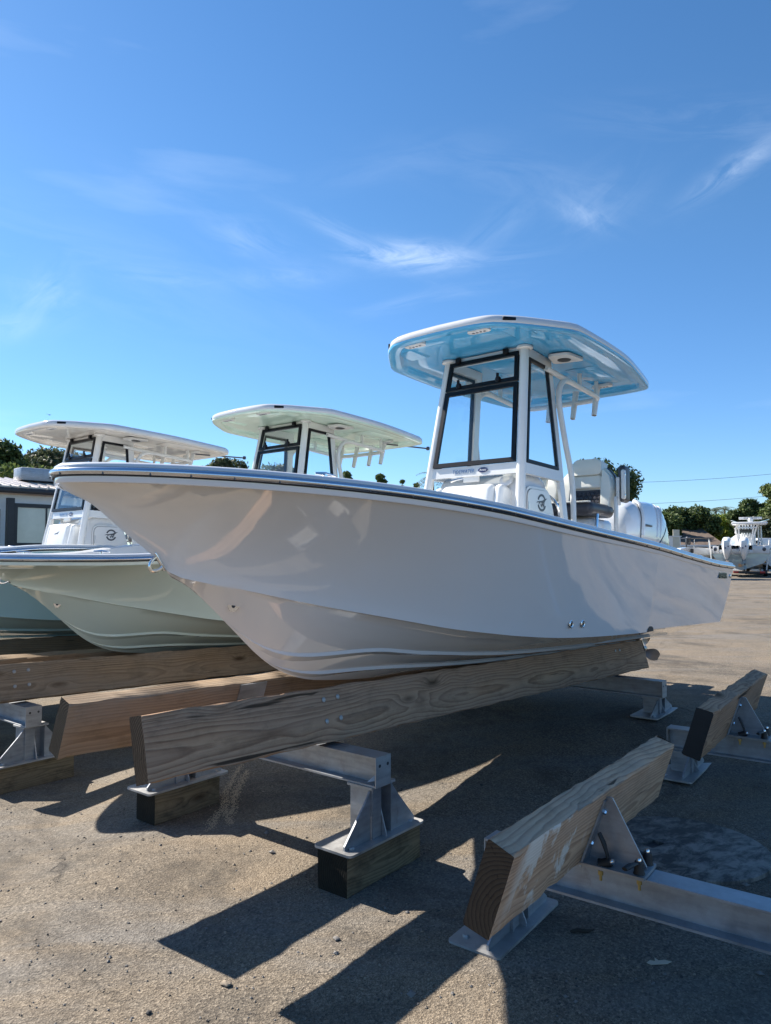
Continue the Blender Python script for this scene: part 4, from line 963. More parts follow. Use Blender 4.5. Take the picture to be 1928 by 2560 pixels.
    for k in range(4):
        mm = T(6.92, 0, .10) @ RX(R(90 * k + 20)); pts = []
        rowa = []
        for i in range(6):
            rr = .05 + .032 * i; w_ = .075 * math.sin(math.pi * (i + 1.2) / 7.5); tw = .9 - .12 * i
            rowa.append([tuple(mm @ Vector((s2 * w_ * math.sin(tw) , s2 * w_ * math.cos(tw), rr))) for s2 in (-1, -.3, .3, 1)])
        pr.grid(rowa)
    P('propeller', pr, 'prop', eng, smooth=50)
    # cleats
    for x in (1.0, 5.6):
        for sgn in (-1, 1):
            P('cleat', MB().tube([(x - .07, sgn * (bs(x) - .11), zs(x) + .078), (x, sgn * (bs(x) - .11), zs(x) + .082), (x + .07, sgn * (bs(x) - .11), zs(x) + .078)], [.006, .011, .006], 8).tube([(x, sgn * (bs(x) - .11), zs(x) + .055), (x, sgn * (bs(x) - .11), zs(x) + .08)], .012, 8), 'chrome')
    for x in (2.3, 3.6):
        P('deck_rod_holder', MB().lathe([(.022, .004), (.045, .004), (.05, 0)], 18, T(x, -bs(x) + .11, zs(x) + .0605)), 'chrome')
    return root
MB1 = T(-1.507, 3.202, .679) @ RZ(math.pi / 2 - YAW) @ RY(TILT)
build_boat(MB1, 'white grey hulled boat with a sky blue hardtop underside, bow raised on weathered bunks', 'boat', 'hull_grey', 'top_blue', top_scale=.975)
build_boat(T(*S2) @ MB1, 'pale green hulled boat with a pale green hardtop on tan bunks', 'boat', 'hull_green', 'top_green', antenna=True, top_scale=.98, low=True)
build_boat(T(*S3) @ MB1, 'pale blue hulled boat with a cream white hardtop, beside the clad office', 'boat', 'hull_blue', 'top_cream', antenna=True, top_scale=.98, low=True)

# ------------------------------------------------------------------ vegetation
def leaf_mat(name, a, b, c):
    t = NT(name); g = t.node('ShaderNodeNewGeometry'); r_ = g.outputs['Random Per Island']
    col = t.ramp(r_, [(.0, a), (.55, b), (1.0, c)]); t.set(col=col, rough=.55, spec=.25)
    tl = t.node('ShaderNodeBsdfTranslucent'); t.l.new(t.mix(.5, col, (.20, .30, .04), 'MULTIPLY'), tl.inputs['Color']); t.l.new(col, tl.inputs['Color'])
    mx = t.node('ShaderNodeMixShader'); mx.inputs[0].default_value = .32; t.l.new(t.b.outputs[0], mx.inputs[1]); t.l.new(tl.outputs[0], mx.inputs[2]); t.l.new(mx.outputs[0], t.o.inputs[0])
    return t.m
LM = {'dark': leaf_mat('leaf_dark', (.032, .055, .019), (.065, .105, .034), (.13, .165, .054)),
      'mid': leaf_mat('leaf_mid', (.05, .083, .024), (.10, .145, .042), (.17, .205, .066)),
      'lime': leaf_mat('leaf_lime', (.10, .15, .014), (.19, .24, .025), (.30, .32, .045)),
      'olive': leaf_mat('leaf_olive', (.045, .065, .028), (.09, .11, .050), (.15, .16, .08))}
M['bark'] = simple('bark', (.11, .085, .065), .9, vary=.3, bump=.6, bscale=20)
def crown_mesh(name, blobs, n, size, seed, mat):
    """thousands of small leaf faces spread through overlapping clumps"""
    g = np.random.default_rng(seed); w = np.array([b[3] * b[4] for b in blobs]); w = w / w.sum(); idx = g.choice(len(blobs), n, p=w)
    B = np.array([b[:3] for b in blobs])[idx]; Rr = np.array([[b[3], b[3], b[4]] for b in blobs])[idx]
    d = g.normal(size=(n, 3)); d /= np.linalg.norm(d, axis=1)[:, None]; rad = g.uniform(.35, 1.0, n) ** .5 + g.normal(0, .06, n)
    # clump the shell: push leaves toward twig ends
    rad *= 1 + .16 * np.sin(d[:, 0] * 9 + idx * 1.7) * np.sin(d[:, 1] * 8 + idx) * np.sin(d[:, 2] * 10)
    c = B + d * Rr * rad[:, None]
    nrm = d * .6 + g.normal(size=(n, 3)) * .7 + np.array([0, 0, .35]); nrm /= np.linalg.norm(nrm, axis=1)[:, None]
    a = np.cross(nrm, g.normal(size=(n, 3))); a /= np.linalg.norm(a, axis=1)[:, None]; b = np.cross(nrm, a)
    s = size * g.uniform(.6, 1.35, n)[:, None]; l_ = s * g.uniform(1.2, 1.9, n)[:, None]
    v = np.stack([c - a * l_ * .5, c + b * s * .4 + nrm * s * .08, c + a * l_ * .5, c - b * s * .4 + nrm * s * .08], 1).reshape(-1, 3)
    me = bpy.data.meshes.new(name); me.vertices.add(n * 4); me.vertices.foreach_set('co', v.ravel()); me.loops.add(n * 4); me.loops.foreach_set('vertex_index', np.arange(n * 4)); me.polygons.add(n); me.polygons.foreach_set('loop_start', np.arange(0, n * 4, 4))
    me.update(calc_edges=True); me.materials.append(mat); return me
def tree(px, py_top, wpx, Y, kind, label, seed, n=7000, leaf=.17, squash=.8, py_low=None, spread=1.0, name='tree', group=None, nb=16):
    g = random.Random(seed); k = Y / FPX; top = at_depth(px, py_top, Y); base_z = gz(top.x, Y) if abs(top.x) < 7 else G(top.x, Y); x0 = top.x; hw = wpx * k / 2; H = top.z - base_z
    low = at_depth(px, py_low, Y).z - base_z if py_low else H * .32
    root = thing(name, label, 'tree', T(x0, Y, base_z), group)
    mb = MB(); mb.tube([(0, 0, -.1), (.08, .02, H * .2), (-.05, .05, H * .45), (.05, 0, H * .7)], [.11 + .02 * H, .09 + .016 * H, .06 + .012 * H, .04], 9)
    blobs = []
    for i in range(nb):
        a = g.uniform(0, 6.28); rr = hw * g.uniform(.15, .72); z = low + (H - low) * g.uniform(.22, .86); kk = 1 - .45 * abs((z - low) / (H - low) - .45)
        br = hw * g.uniform(.30, .46) * spread; p = (rr * math.cos(a) * kk, rr * math.sin(a) * kk * .8, min(z, H - br * squash * .9)); blobs.append((*p, br, br * squash))
        mb.tube([(0, 0, H * .25 + .2 * g.random()), (p[0] * .5, p[1] * .5, (H * .25 + p[2]) / 2), p], [.05 + .006 * H, .05, .02], 6)
    blobs.append((0, 0, H - hw * .36 * squash, hw * .36, hw * .36 * squash)); blobs.append((0, 0, low + (H - low) * .45, hw * .62, (H - low) * .36))
    part('trunk', mb, M['bark'], root)
    link('crown', crown_mesh('crown', blobs, n, leaf, seed, LM[kind]), root)
    return root
def palm(px, py, Y, label, seed, fr=1.6):
    g = random.Random(seed); p = at_depth(px, py, Y); z0 = G(p.x, Y); root = thing('palm_tree', label, 'palm', T(p.x, Y, z0), 'palms beyond the lot'); H = p.z - z0
    part('trunk', MB().tube([(0, 0, -.1), (.05, 0, H * .5), (0, 0, H)], [.16, .12, .11], 9), M['bark'], root)
    mb = MB()
    for i in range(15):
        a = 6.28 * i / 15 + g.uniform(-.2, .2); el = g.uniform(-.1, 1.2); pts = []
        for j in range(8):
            t = j / 7; rr = fr * t * math.cos(el * (1 - .4 * t)); z = H + fr * (t * math.sin(el) - .75 * t * t); pts.append(Vector((rr * math.cos(a), rr * math.sin(a), z)))
        for j in range(1, 8):
            q = pts[j]; t_ = (pts[j] - pts[j - 1]).normalized(); sd_ = t_.cross(Vector((0, 0, 1))).normalized(); L = fr * .28 * (1 - abs(j / 7 - .45))
            for s in (-1, 1):
                for o_ in (0, .5):
                    b_ = q - t_ * (fr / 7) * o_; e = b_ + sd_ * s * L + t_ * L * .5 - Vector((0, 0, L * .35)); w = t_ * .035; mb.add([b_ - w, b_ + w, e], [(0, 1, 2)])
    part('fronds', mb, LM['olive'], root, smooth=0)
TL = 'trees beyond the clad office'
tree(5, 1103, 200, 38, 'dark', 'tall dark tree rising behind the white clad office at its door end', 21, 13000, .17, py_low=1290)
tree(128, 1118, 260, 42, 'olive', 'loose olive green tree behind the white clad office roof', 22, 20000, .16, py_low=1280, spread=.85)
tree(75, 1166, 210, 34, 'mid', 'bushy mid green shrub tree just above the office roof', 23, 9000, .15, py_low=1300)
tree(190, 1150, 120, 45, 'mid', 'mid green tree partly hidden by the cream hardtop', 24, 7000, .17, py_low=1290)
tree(560, 1143, 150, 48, 'olive', 'wide olive tree seen between the two smaller hardtops', 25, 10000, .15, py_low=1260, spread=.9)
tree(700, 1165, 140, 52, 'olive', 'olive tree seen through the pale green boat windows', 26, 8000, .16, py_low=1270)
tree(868, 1178, 62, 60, 'mid', 'small rounded green tree beside the pale green boat hardtop legs', 27, 8000, .16, py_low=1330)
tree(950, 1184, 62, 62, 'mid', 'small rounded green tree midway along the white boat gunwale', 28, 8000, .16, py_low=1330)
tree(1006, 1199, 34, 66, 'mid', 'tiny pointed green tree above the white boat gunwale', 29, 5000, .15, py_low=1330)
tree(1042, 1207, 44, 66, 'mid', 'tiny flat topped tree next to the palm', 30, 5000, .15, py_low=1330)
palm(1082, 1195, 58, 'palm showing behind the white boat console', 31, 1.7)
tree(1500, 1143, 190, 46, 'dark', 'tall dark conical tree behind the helm seats', 32, 15000, .15, py_low=1330, squash=1.1)
tree(1563, 1253, 50, 50, 'lime', 'small bright green shrub between the helm seats and the outboard', 33, 3000, .14, py_low=1320)
tree(1712, 1268, 150, 84, 'dark', 'dark broad tree behind the brown hip roof', 34, 10000, .24, py_low=1350)
tree(1660, 1282, 110, 80, 'mid', 'mid green tree behind the outboard cowl', 35, 7000, .24, py_low=1350)
tree(1768, 1284, 90, 88, 'mid', 'mid green tree between the hip roof and the lime tree', 36, 6000, .24, py_low=1350)
tree(1800, 1286, 130, 92, 'lime', 'yellow green spreading tree beside the hip roof', 37, 10000, .20, py_low=1362, squash=.6)
tree(1872, 1246, 130, 80, 'dark', 'large dark oak behind the radar arch of the trailered boat', 38, 13000, .22, py_low=1350, spread=.8)
tree(1950, 1192, 110, 74, 'mid', 'tall leafy oak at the edge of the lot above the trailered boat', 39, 11000, .22, py_low=1340)
tree(1925, 1290, 120, 68, 'olive', 'yellowing olive tree low behind the trailered boat hardtop', 40, 8000, .20, py_low=1370)
palm(1790, 1278, 95, 'far palm above the lime green tree', 41, 1.9); palm(1812, 1272, 97, 'far palm with upright fronds beside the oak', 42, 1.9)
# low scrub closing the far edge of the lot
bl = []; g = random.Random(5)
for i in range(90): x = -95 + i * 3.0 + g.uniform(-1, 1); bl.append((x, 100 + g.uniform(-5, 8), .3 + g.uniform(.6, 1.6), 2.4, 1.7))
o = link('hedge', crown_mesh('hedge', bl, 26000, .40, 51, LM['dark']), None, None, 'stuff'); tag(o, 'far dark hedge closing the back of the lot', 'hedge')

# ------------------------------------------------------------------ clad office at the left
BA = math.atan2(2730 - CX, FPX); bd = Vector((math.sin(BA), math.cos(BA), 0)); bn = Vector((-math.cos(BA), math.sin(BA), 0))
W0 = at_depth(0, YH, 22.0); W0.z = 0
def wall_hit(px, py):
    r_ = ray(px, py); n = bn; t = (W0 - Vector((0, 0, CAMH))).dot(n) / r_.dot(n); p = Vector((0, 0, CAMH)) + r_ * t; return (p - W0).dot(bd), p.z
MO = frame((W0.x, W0.y, 0), bd, bn, (0, 0, 1))       # local x along the wall, y into the building, z up
M['siding'] = simple('siding_white', (.76, .76, .74), .6, vary=.05)
M['black_metal'] = simple('black_metal', (.012, .013, .018), .4, vary=.2)
M['roof_metal'] = simple('roof_metal', (.55, .48, .42), .35, .3, vary=.12)
M['blind'] = simple('window_blind', (.62, .59, .50), .12, coat=.8, vary=.10, vscale=1.5)
off = thing('office_building', 'white clad office with ribbed metal roof and black gutter behind the boats', 'building', MO)
def bp(name, mb, mat, par=off, **kw): return part(name, mb, M[mat], par, MO, **kw)
ez = wall_hit(0, 1228)[1]; x0, x1 = -6.0, 3.6
bp('wall_core', MB().box(((x0 + x1) / 2, 2.55, ez / 2 - .05), (x1 - x0 - .1, 5.0, ez - .1)), 'siding', smooth=0)
nbd = int((ez - .25) / .125)
for i in range(nbd):
    z = .2 + i * .125; mb = MB(); mb.hexa([(x0, -.030, z), (x1, -.030, z), (x1, .04, z), (x0, .04, z), (x0, -.008, z + .128), (x1, -.008, z + .128), (x1, .04, z + .128), (x0, .04, z + .128)]); bp('siding_board', mb, 'siding', smooth=0)
bp('corner_trim', MB().box((x1 + .03, -.0, ez / 2), (.12, .10, ez)), 'siding')
bp('gutter', MB().rbox(((x0 + x1) / 2, -.36, ez + .02), (x1 - x0 + .8, .13, .16), .03, 2), 'black_metal')
bp('fascia', MB().box(((x0 + x1) / 2, -.27, ez + .05), (x1 - x0 + .7, .03, .20)), 'black_metal', smooth=0)
bp('soffit', MB().box(((x0 + x1) / 2, -.14, ez - .01), (x1 - x0 + .6, .26, .03)), 'siding', smooth=0)
roof = MB(); rz0, rz1, ry = ez + .12, ez + .62, 2.7
roof.hexa([(x0 - .4, -.30, rz0), (x1 + .4, -.30, rz0), (x1 + .4, ry, rz1), (x0 - .4, ry, rz1), (x0 - .4, -.30, rz0 + .04), (x1 + .4, -.30, rz0 + .04), (x1 + .4, ry, rz1 + .04), (x0 - .4, ry, rz1 + .04)])
roof.hexa([(x0 - .4, ry, rz1), (x1 + .4, ry, rz1), (x1 + .4, 5.5, rz0), (x0 - .4, 5.5, rz0), (x0 - .4, ry, rz1 + .04), (x1 + .4, ry, rz1 + .04), (x1 + .4, 5.5, rz0 + .04), (x0 - .4, 5.5, rz0 + .04)])
rf = bp('roof', roof, 'roof_metal', smooth=0)
x = x0 - .3
while x < x1 + .4:
    r_ = MB(); r_.hexa([(x - .035, -.31, rz0 + .035), (x + .035, -.31, rz0 + .035), (x + .035, ry, rz1 + .035), (x - .035, ry, rz1 + .035), (x - .018, -.31, rz0 + .085), (x + .018, -.31, rz0 + .085), (x + .018, ry, rz1 + .085), (x - .018, ry, rz1 + .085)]); bp('roof_rib', r_, 'roof_metal', rf, smooth=0); x += .28
ux = wall_hit(82, 1200)[0]
u_ = bp('roof_duct', MB().rbox((ux + 1.6, 1.6, rz1 + .10), (3.0, .7, .42), .03, 2), 'galv', rf)
def window(pxa, pxb, pya, pyb, mull, name='window'):
    xa, za = wall_hit(pxa, pya); xb, _ = wall_hit(pxb, pya); zb = wall_hit(pxa, pyb)[1]; xc, zc_ = (xa + xb) / 2, (za + zb) / 2
    fw = .085; mb = MB(); mb.box((xa + fw / 2, -.06, zc_), (fw, .09, za - zb)); mb.box((xb - fw / 2, -.06, zc_), (fw, .09, za - zb)); mb.box((xc, -.06, za - fw * .7), (xb - xa - 2 * fw, .09, fw * 1.4)); mb.box((xc, -.06, zb + fw / 2), (xb - xa - 2 * fw, .09, fw))
    w = bp(name, mb, 'black_metal', smooth=0); xs = [xa + fw] + [wall_hit(m_, pya)[0] for m_ in mull] + [xb - fw]
    for a, b in zip(xs, xs[1:]): bp('pane', MB().box(((a + b) / 2, -.045, zc_), (b - a - .03, .02, za - zb - 2 * fw)), 'blind', w, smooth=0)
    for m_ in xs[1:-1]: bp('mullion', MB().box((m_, -.06, zc_), (.035, .07, za - zb - 2 * fw)), 'black_metal', w, smooth=0)
window(35, 190, 1258, 1364, (115, ))
xd = wall_hit(-40, 1250)[0]; xp = wall_hit(13, 1250)[0]
bp('porch_post', MB().box((xp, -.45, ez / 2 - .12), (.20, .16, ez - .2)), 'black_metal', smooth=0)
bp('door', MB().rbox((xd - .2, -.05, 1.9), (1.3, .06, 2.2), .01, 1), 'blind')
bp('landing', MB().box((0, -.8, .78), (8.0, 1.5, .12)), 'wood_tan', smooth=0)
rl = MB()
for i in range(30): rl.box((xp + .25 + i * .12, -1.5, 1.35), (.03, .03, 1.0))
rl.box((xp + 2.1, -1.5, 1.88), (4.0, .06, .06)); bp('railing', rl, 'black_metal', smooth=0)
for i in range(5): bp('landing_post', MB().box((-3.6 + i * 1.8, -1.45, .36), (.12, .12, .76)), 'black_metal', smooth=0)

# ------------------------------------------------------------------ brown-roofed house, shed and wires at the right
HY = 76.0
def hp(px, py, Y=HY): return at_depth(px, py, Y)
a, b, ap, bp2 = hp(1630, 1362), hp(1812, 1366), hp(1704, 1320), hp(1722, 1322)
M['shingle'] = simple('shingle_brown', (.125, .09, .068), .9, vary=.35, vscale=2.5, bump=.5, bscale=6)
M['house_wall'] = simple('house_wall', (.045, .055, .085), .8); M['fascia'] = simple('fascia_white', (.70, .70, .68), .6)
hx0, hx1, hz, hr = a.x - 1.0, b.x, a.z, ap.z
house = thing('house', 'low dark walled house with a brown hip roof across the lot', 'house', T((hx0 + hx1) / 2, HY + 4, .2))
part('wall', MB().box(((hx0 + hx1) / 2, HY + 7, (.2 + hz) / 2), (hx1 - hx0 - 1.2, 13.0, hz - .2)), M['house_wall'], house, Matrix(), smooth=0)
y0, y1 = HY - .2, HY + 14.2; a3 = at_depth(1704, 1320, HY + 7); rx0, rx1, rym = a3.x, a3.x + 2.2, HY + 7; hr = a3.z - .5
part('roof', MB().add([(hx0, y0, hz), (hx1, y0, hz), (hx1, y1, hz), (hx0, y1, hz), (rx0, rym, hr + .5), (rx1, rym, hr + .5)], [(0, 1, 5, 4), (1, 2, 5), (2, 3, 4, 5), (3, 0, 4), (3, 2, 1, 0)]), M['shingle'], house, Matrix(), smooth=0)
part('fascia', MB().box(((hx0 + hx1) / 2, y0 - .06, hz - .10), (hx1 - hx0, .08, .20)), M['fascia'], house, Matrix(), smooth=0)
for k in range(3):
    w_ = part('window', MB().box((hx0 + 2.6 + k * 2.4, HY + .46, 1.45), (1.3, .08, .9)), M['fascia'], house, Matrix(), smooth=0); part('pane', MB().box((hx0 + 2.6 + k * 2.4, HY + .41, 1.45), (1.1, .04, .72)), M['dark_glass'], w_, Matrix(), smooth=0)
sa, sb = hp(1662, 1342, 68), hp(1702, 1372, 68)
shed = thing('storage_shed', 'small white storage shed beside the brown roofed house', 'shed', T((sa.x + sb.x) / 2, 68, .2))
part('wall', MB().box(((sa.x + sb.x) / 2, 69, (sa.z + .2) / 2), (sb.x - sa.x, 2.0, sa.z - .2)), M['siding'], shed, Matrix(), smooth=0)
part('roof', MB().box(((sa.x + sb.x) / 2, 69, sa.z + .04), (sb.x - sa.x + .15, 2.2, .08)), M['fascia'], shed, Matrix(), smooth=0)
part('door', MB().box((sb.x - .4, 67.97, (sb.z + sa.z) / 2 - .1), (.6, .05, sa.z - .6)), simple('shed_door', (.55, .52, .42), .6), shed, Matrix(), smooth=0)
pole_p = at_depth(1492, 1200, 58)
up = thing('utility_pole', 'utility pole behind the tall conical tree carrying the wires', 'utility pole', T(pole_p.x, 58, .2))
part('shaft', MB().tube([(pole_p.x, 58, 0), (pole_p.x, 58, at_depth(1492, 1208, 58).z)], [.16, .11], 10), M['bark'], up, Matrix())
for i, (ya, xb_, yb, lab) in enumerate(((1208, 1960, 1182, 'upper thin overhead wire crossing the sky beyond the seats'), (1262, 1960, 1236, 'lower thin overhead wire crossing the sky above the outboard'))):
    A, B_ = at_depth(1492, ya, 58), at_depth(xb_, yb, 60); pts = []
    for k in range(13): t = k / 12; q = A.lerp(B_, t); q.z -= .35 * 4 * t * (1 - t) * .5; pts.append(q)
    o = part('overhead_wire', MB().tube(pts, .013, 5), M['black_metal'], None, Matrix()); tag(o, lab, 'wire', 'overhead wires')
bdp = at_depth(124, 1037, 60); mb = MB(); mb.add([(0, 0, 0), (-.30, .1, .10), (-.12, -.06, .0), (.30, .1, .06), (.12, -.06, 0), (0, -.14, 0), (0, .2, .0), (0, 0, -.05)], [(0, 1, 2), (0, 4, 3), (0, 2, 5), (0, 5, 4), (6, 2, 7), (6, 7, 4), (2, 5, 7), (5, 4, 7)])
o = part('bird', mb, M['black_metal'], None, T(*bdp) @ RZ(.5)); tag(o, 'tiny dark bird gliding above the cream hardtop', 'bird')

# ------------------------------------------------------------------ boat on its trailer across the lot
TY = 46.0; K = TY / FPX
tc = at_depth(1853, 1443, TY); gz0 = .2
def q3(px, py, dy=0.0): p = at_depth(px, py, TY); return (p.x, TY + dy, p.z - (at_depth(1853, 1443, TY).z - gz0))
tb = thing('trailered_boat', 'white boat with twin outboards and radar bar parked on a trailer across the lot', 'boat', T(tc.x, TY + 3, gz0))
M['hull_slate'] = gelcoat('hull_slate', (.40, .50, .52))
TA = math.atan2(tc.x, TY); MT = T(tc.x, TY, 0) @ RZ(-TA) @ Matrix.Diagonal((math.cos(TA), 1, 1, 1)) @ T(-tc.x, -TY, 0)     # stern square to the view
def tp_(name, mb, mat, par=tb, **kw): return part(name, mb, M[mat] if isinstance(mat, str) else mat, par, MT, **kw)
sec = [(1853, 1426), (1796, 1408), (1783, 1390), (1780, 1383)]; secr = [(1853, 1426), (1908, 1408), (1922, 1390), (1925, 1383)]
rows = []
for dy, s, up_ in ((0, 1, 0), (2, 1.02, 0), (5, 1.0, .1), (7, .75, .3), (8.5, .4, .7), (9.5, .04, 1.1)):
    row = []
    for px, py in list(reversed(sec)) + secr[1:]:
        p = q3(1853 + (px - 1853) * s, py, dy); row.append((p[0], p[1], p[2] + up_ * (1 if py < 1420 else 1.2)))
    rows.append(row)
mb = MB(); mb.grid(rows); mb.f.append(tuple(reversed(range(7)))); mb.mi.append(0); tp_('hull', mb, 'hull_slate', smooth=30)
mb = MB(); rows = []
for dy, s, up_ in ((-.02, 1, 0), (2, 1.02, 0), (5, 1.0, .1), (7, .75, .3), (8.5, .4, .7), (9.5, .04, 1.1)):
    row = []
    for px, py in ((1780, 1383.5), (1783, 1366), (1795, 1363), (1853, 1364), (1911, 1363), (1922, 1366), (1925, 1383.5)):
        p = q3(1853 + (px - 1853) * s, py, dy); row.append((p[0], p[1], p[2] + up_))
    rows.append(row)
mb.grid(rows); tp_('gunwale', mb, 'gel_white', smooth=30)
for (pa, pb, ya, yb, nm) in ((1781, 1797, 1365, 1384, 'transom_corner'), (1797, 1818, 1374, 1384, 'transom_step'), (1868, 1882, 1374, 1384, 'transom_step'), (1880, 1908, 1364, 1383, 'transom_door'), (1906, 1924, 1363, 1384, 'transom_corner'), (1818, 1870, 1372, 1386, 'splashwell')):
    A, B_ = q3(pa, ya), q3(pb, yb); tp_(nm, MB().rbox(((A[0] + B_[0]) / 2, TY + .1, (A[2] + B_[2]) / 2), (B_[0] - A[0] - .01, .36, A[2] - B_[2]), .04, 2), 'gel_white')
for px in (1788, 1910):
    A = q3(px, 1373, -.09); tp_('light_boss', MB().lathe([(0, .02), (.09, .015), (.12, 0)], 14, frame(A, (1, 0, 0), (0, 0, 1), (0, -1, 0))), 'emblem')
for cxp_ in (1817, 1860):
    rows = []
    for py, hw, ya, yb in ((1343, 7, -.55, .15), (1345.5, 10, -.75, .28), (1352, 12.5, -.90, .35), (1366, 13, -.92, .35), (1377, 11, -.85, .30), (1387, 8, -.72, .2), (1396, 4.5, -.5, .05), (1400, 3, -.42, .0)):
        row = []
        for k in range(16):
            a_ = 2 * math.pi * k / 16; c_, s_ = math.cos(a_), math.sin(a_); p = q3(cxp_ + math.copysign(abs(c_) ** .6, c_) * hw, py); ym = (ya + yb) / 2; row.append((p[0], TY + ym + math.copysign(abs(s_) ** .7, s_) * (yb - ya) / 2 - .15, p[2]))
        rows.append(row)
    mb = MB(); mb.grid(rows, close=True); mb.f += [tuple(range(16)), tuple(reversed(range(7 * 16, 8 * 16)))]; mb.mi += [0, 0]
    en_ = tp_('outboard_engine', mb, 'cowl', smooth=35)
    A = q3(cxp_, 1403); tp_('midsection', MB().rbox((A[0], TY - .35, A[2]), (.20, .45, .55), .05, 2), 'emblem', en_)
    A = q3(cxp_ - 2, 1412); pr = MB().tube([(A[0], TY - .9, A[2]), (A[0], TY - .2, A[2])], [.07, .11], 10)
    for k in range(3): pr.add([tuple(T(A[0], TY - .85, A[2]) @ RY(R(120 * k + 20)) @ Vector(v)) for v in ((-.04, 0, .05), (.12, -.06, .16), (.10, -.05, .30), (-.08, .05, .30), (-.10, .06, .14))], [(0, 1, 2, 3, 4)])
    tp_('propeller', pr, 'prop', en_)
    for dx_, py in ((-3, 1370), (4, 1366)):
        A = q3(cxp_ + dx_, py); tp_('cowl_badge', MB().lathe([(0, .02), (.04, .015), (.05, 0)], 10, frame((A[0], TY - 1.05, A[2]), (1, 0, 0), (0, 0, 1), (0, -1, 0))), 'navy', en_)
A, B_ = q3(1838, 1333), q3(1892, 1368); tp_('console', MB().rbox(((A[0] + B_[0]) / 2, TY + 3.2, (A[2] + B_[2]) / 2), (B_[0] - A[0], 1.6, A[2] - B_[2]), .08, 3), 'gel_white')
A, B_ = q3(1847, 1338), q3(1886, 1366); tp_('helm_seat', MB().rbox(((A[0] + B_[0]) / 2, TY + 1.9, (A[2] + B_[2]) / 2), (B_[0] - A[0], .7, A[2] - B_[2]), .10, 3), 'vinyl_white')
A, B_ = q3(1842, 1309), q3(1902, 1334); wsx = tp_('windshield', MB().box(((A[0] + B_[0]) / 2, TY + 3.9, (A[2] + B_[2]) / 2), (B_[0] - A[0], .03, A[2] - B_[2])), 'dark_glass', smooth=0)
for (pa, ya, pb, yb, d1, d2) in ((1838, 1318, 1849, 1368, 1.2, 1.4), (1845, 1310, 1851, 1368, 1.2, 1.4), (1886, 1310, 1877, 1366, 1.2, 1.4), (1894, 1310, 1884, 1345, 1.2, 1.4), (1899, 1308, 1899, 1364, 3.6, 3.6), (1905, 1310, 1908, 1364, 3.6, 3.6), (1841, 1308, 1838, 1330, 3.6, 3.6)):
    tp_('hardtop_leg', MB().tube([q3(pa, ya, d1), q3(pb, yb, d2)], .055, 8), 'powder')
A, B_ = q3(1828, 1304), q3(1920, 1309); tp_('hardtop', MB().rbox(((A[0] + B_[0]) / 2, TY + 2.6, (A[2] + B_[2]) / 2), (B_[0] - A[0], 3.4, .15), .07, 3), 'gel_white')
tp_('rod_rail', MB().tube([q3(1843, 1318, .9), q3(1892, 1318, .9)], .04, 8), 'powder')
for px in (1849, 1857, 1864, 1871, 1879): tp_('rod_holder', MB().tube([q3(px, 1311, .9), q3(px, 1322, .9)], .055, 8), 'powder')
for px in (1856, 1862, 1869, 1876): tp_('rod_holder', MB().tube([q3(px, 1331, 1.4), q3(px, 1341, 1.4)], .05, 8), 'powder')
A = q3(1877, 1300, 2.4); rd = tp_('radar', MB().lathe([(.0, .24), (.15, .22), (.2, .1), (.17, -.06), (.13, -.14)], 16, T(*A)), 'gel_white')
A, B_ = q3(1847, 1289.5, 2.4), q3(1907, 1294.5, 2.4); tp_('radar_bar', MB().rbox(((A[0] + B_[0]) / 2, TY + 2.4, (A[2] + B_[2]) / 2), (B_[0] - A[0], .18, .15), .03, 2), 'gel_white', rd)
tm = text_mesh('GARMIN', .14, .004, 'radar_lettering', sp=1.15); tm.materials.append(M['emblem']); link('lettering', tm, rd, MT @ frame(((A[0] + B_[0]) / 2, TY + 2.305, (A[2] + B_[2]) / 2), (1.5, 0, 0), (0, 0, 1), (0, -1, 0)))
for (pa, ya, pb, yb) in ((1826, 1298, 1845, 1303), (1900, 1303, 1925, 1296)): tp_('outrigger', MB().tube([q3(pa, ya, 1.5), q3(pb, yb, 2.5)], .022, 6), 'chrome')
tr = thing('boat_trailer', 'galvanised boat trailer with red lamps and tall white guide posts', 'trailer', T(tc.x, TY + 2, gz0))
A, B_ = q3(1836, 1428), q3(1918, 1433); tp_('rear_beam', MB().rbox(((A[0] + B_[0]) / 2, TY - .1, (A[2] + B_[2]) / 2), (B_[0] - A[0], .14, .14), .01, 1), 'black_metal', tr)
for px in (1800, 1905): A = q3(px, 1427); tp_('side_rail', MB().box((A[0], TY + 3.4, A[2]), (.12, 7.2, .18)), 'galv', tr, smooth=0)
for px in (1840, 1906): A = q3(px, 1430); tp_('tail_lamp', MB().rbox((A[0], TY - .2, A[2]), (.32, .06, .13), .02, 2), 'red_lens', tr)
for px in (1793, 1916):
    for dy in (2.6, 3.7):
        A = q3(px, 1432.5); tp_('wheel', MB().lathe([(.14, -.13), (.34, -.13), (.37, -.09), (.37, .09), (.34, .13), (.14, .13)], 22, T(A[0], TY + dy, gz0 + .36) @ RY(math.pi / 2)), 'rubber', tr)
    tp_('fender', MB().rbox((A[0], TY + 3.15, gz0 + .80), (.34, 2.1, .06), .03, 2), 'galv', tr)
for px, dx_ in ((1777, -6), (1916, 7)):
    A, B_ = q3(px + (4 if px < 1800 else 0), 1425, .3), q3(px + dx_ if px < 1800 else px + dx_, 1350, .3); tp_('guide_post', MB().tube([A, B_], .045, 8), 'powder', tr)
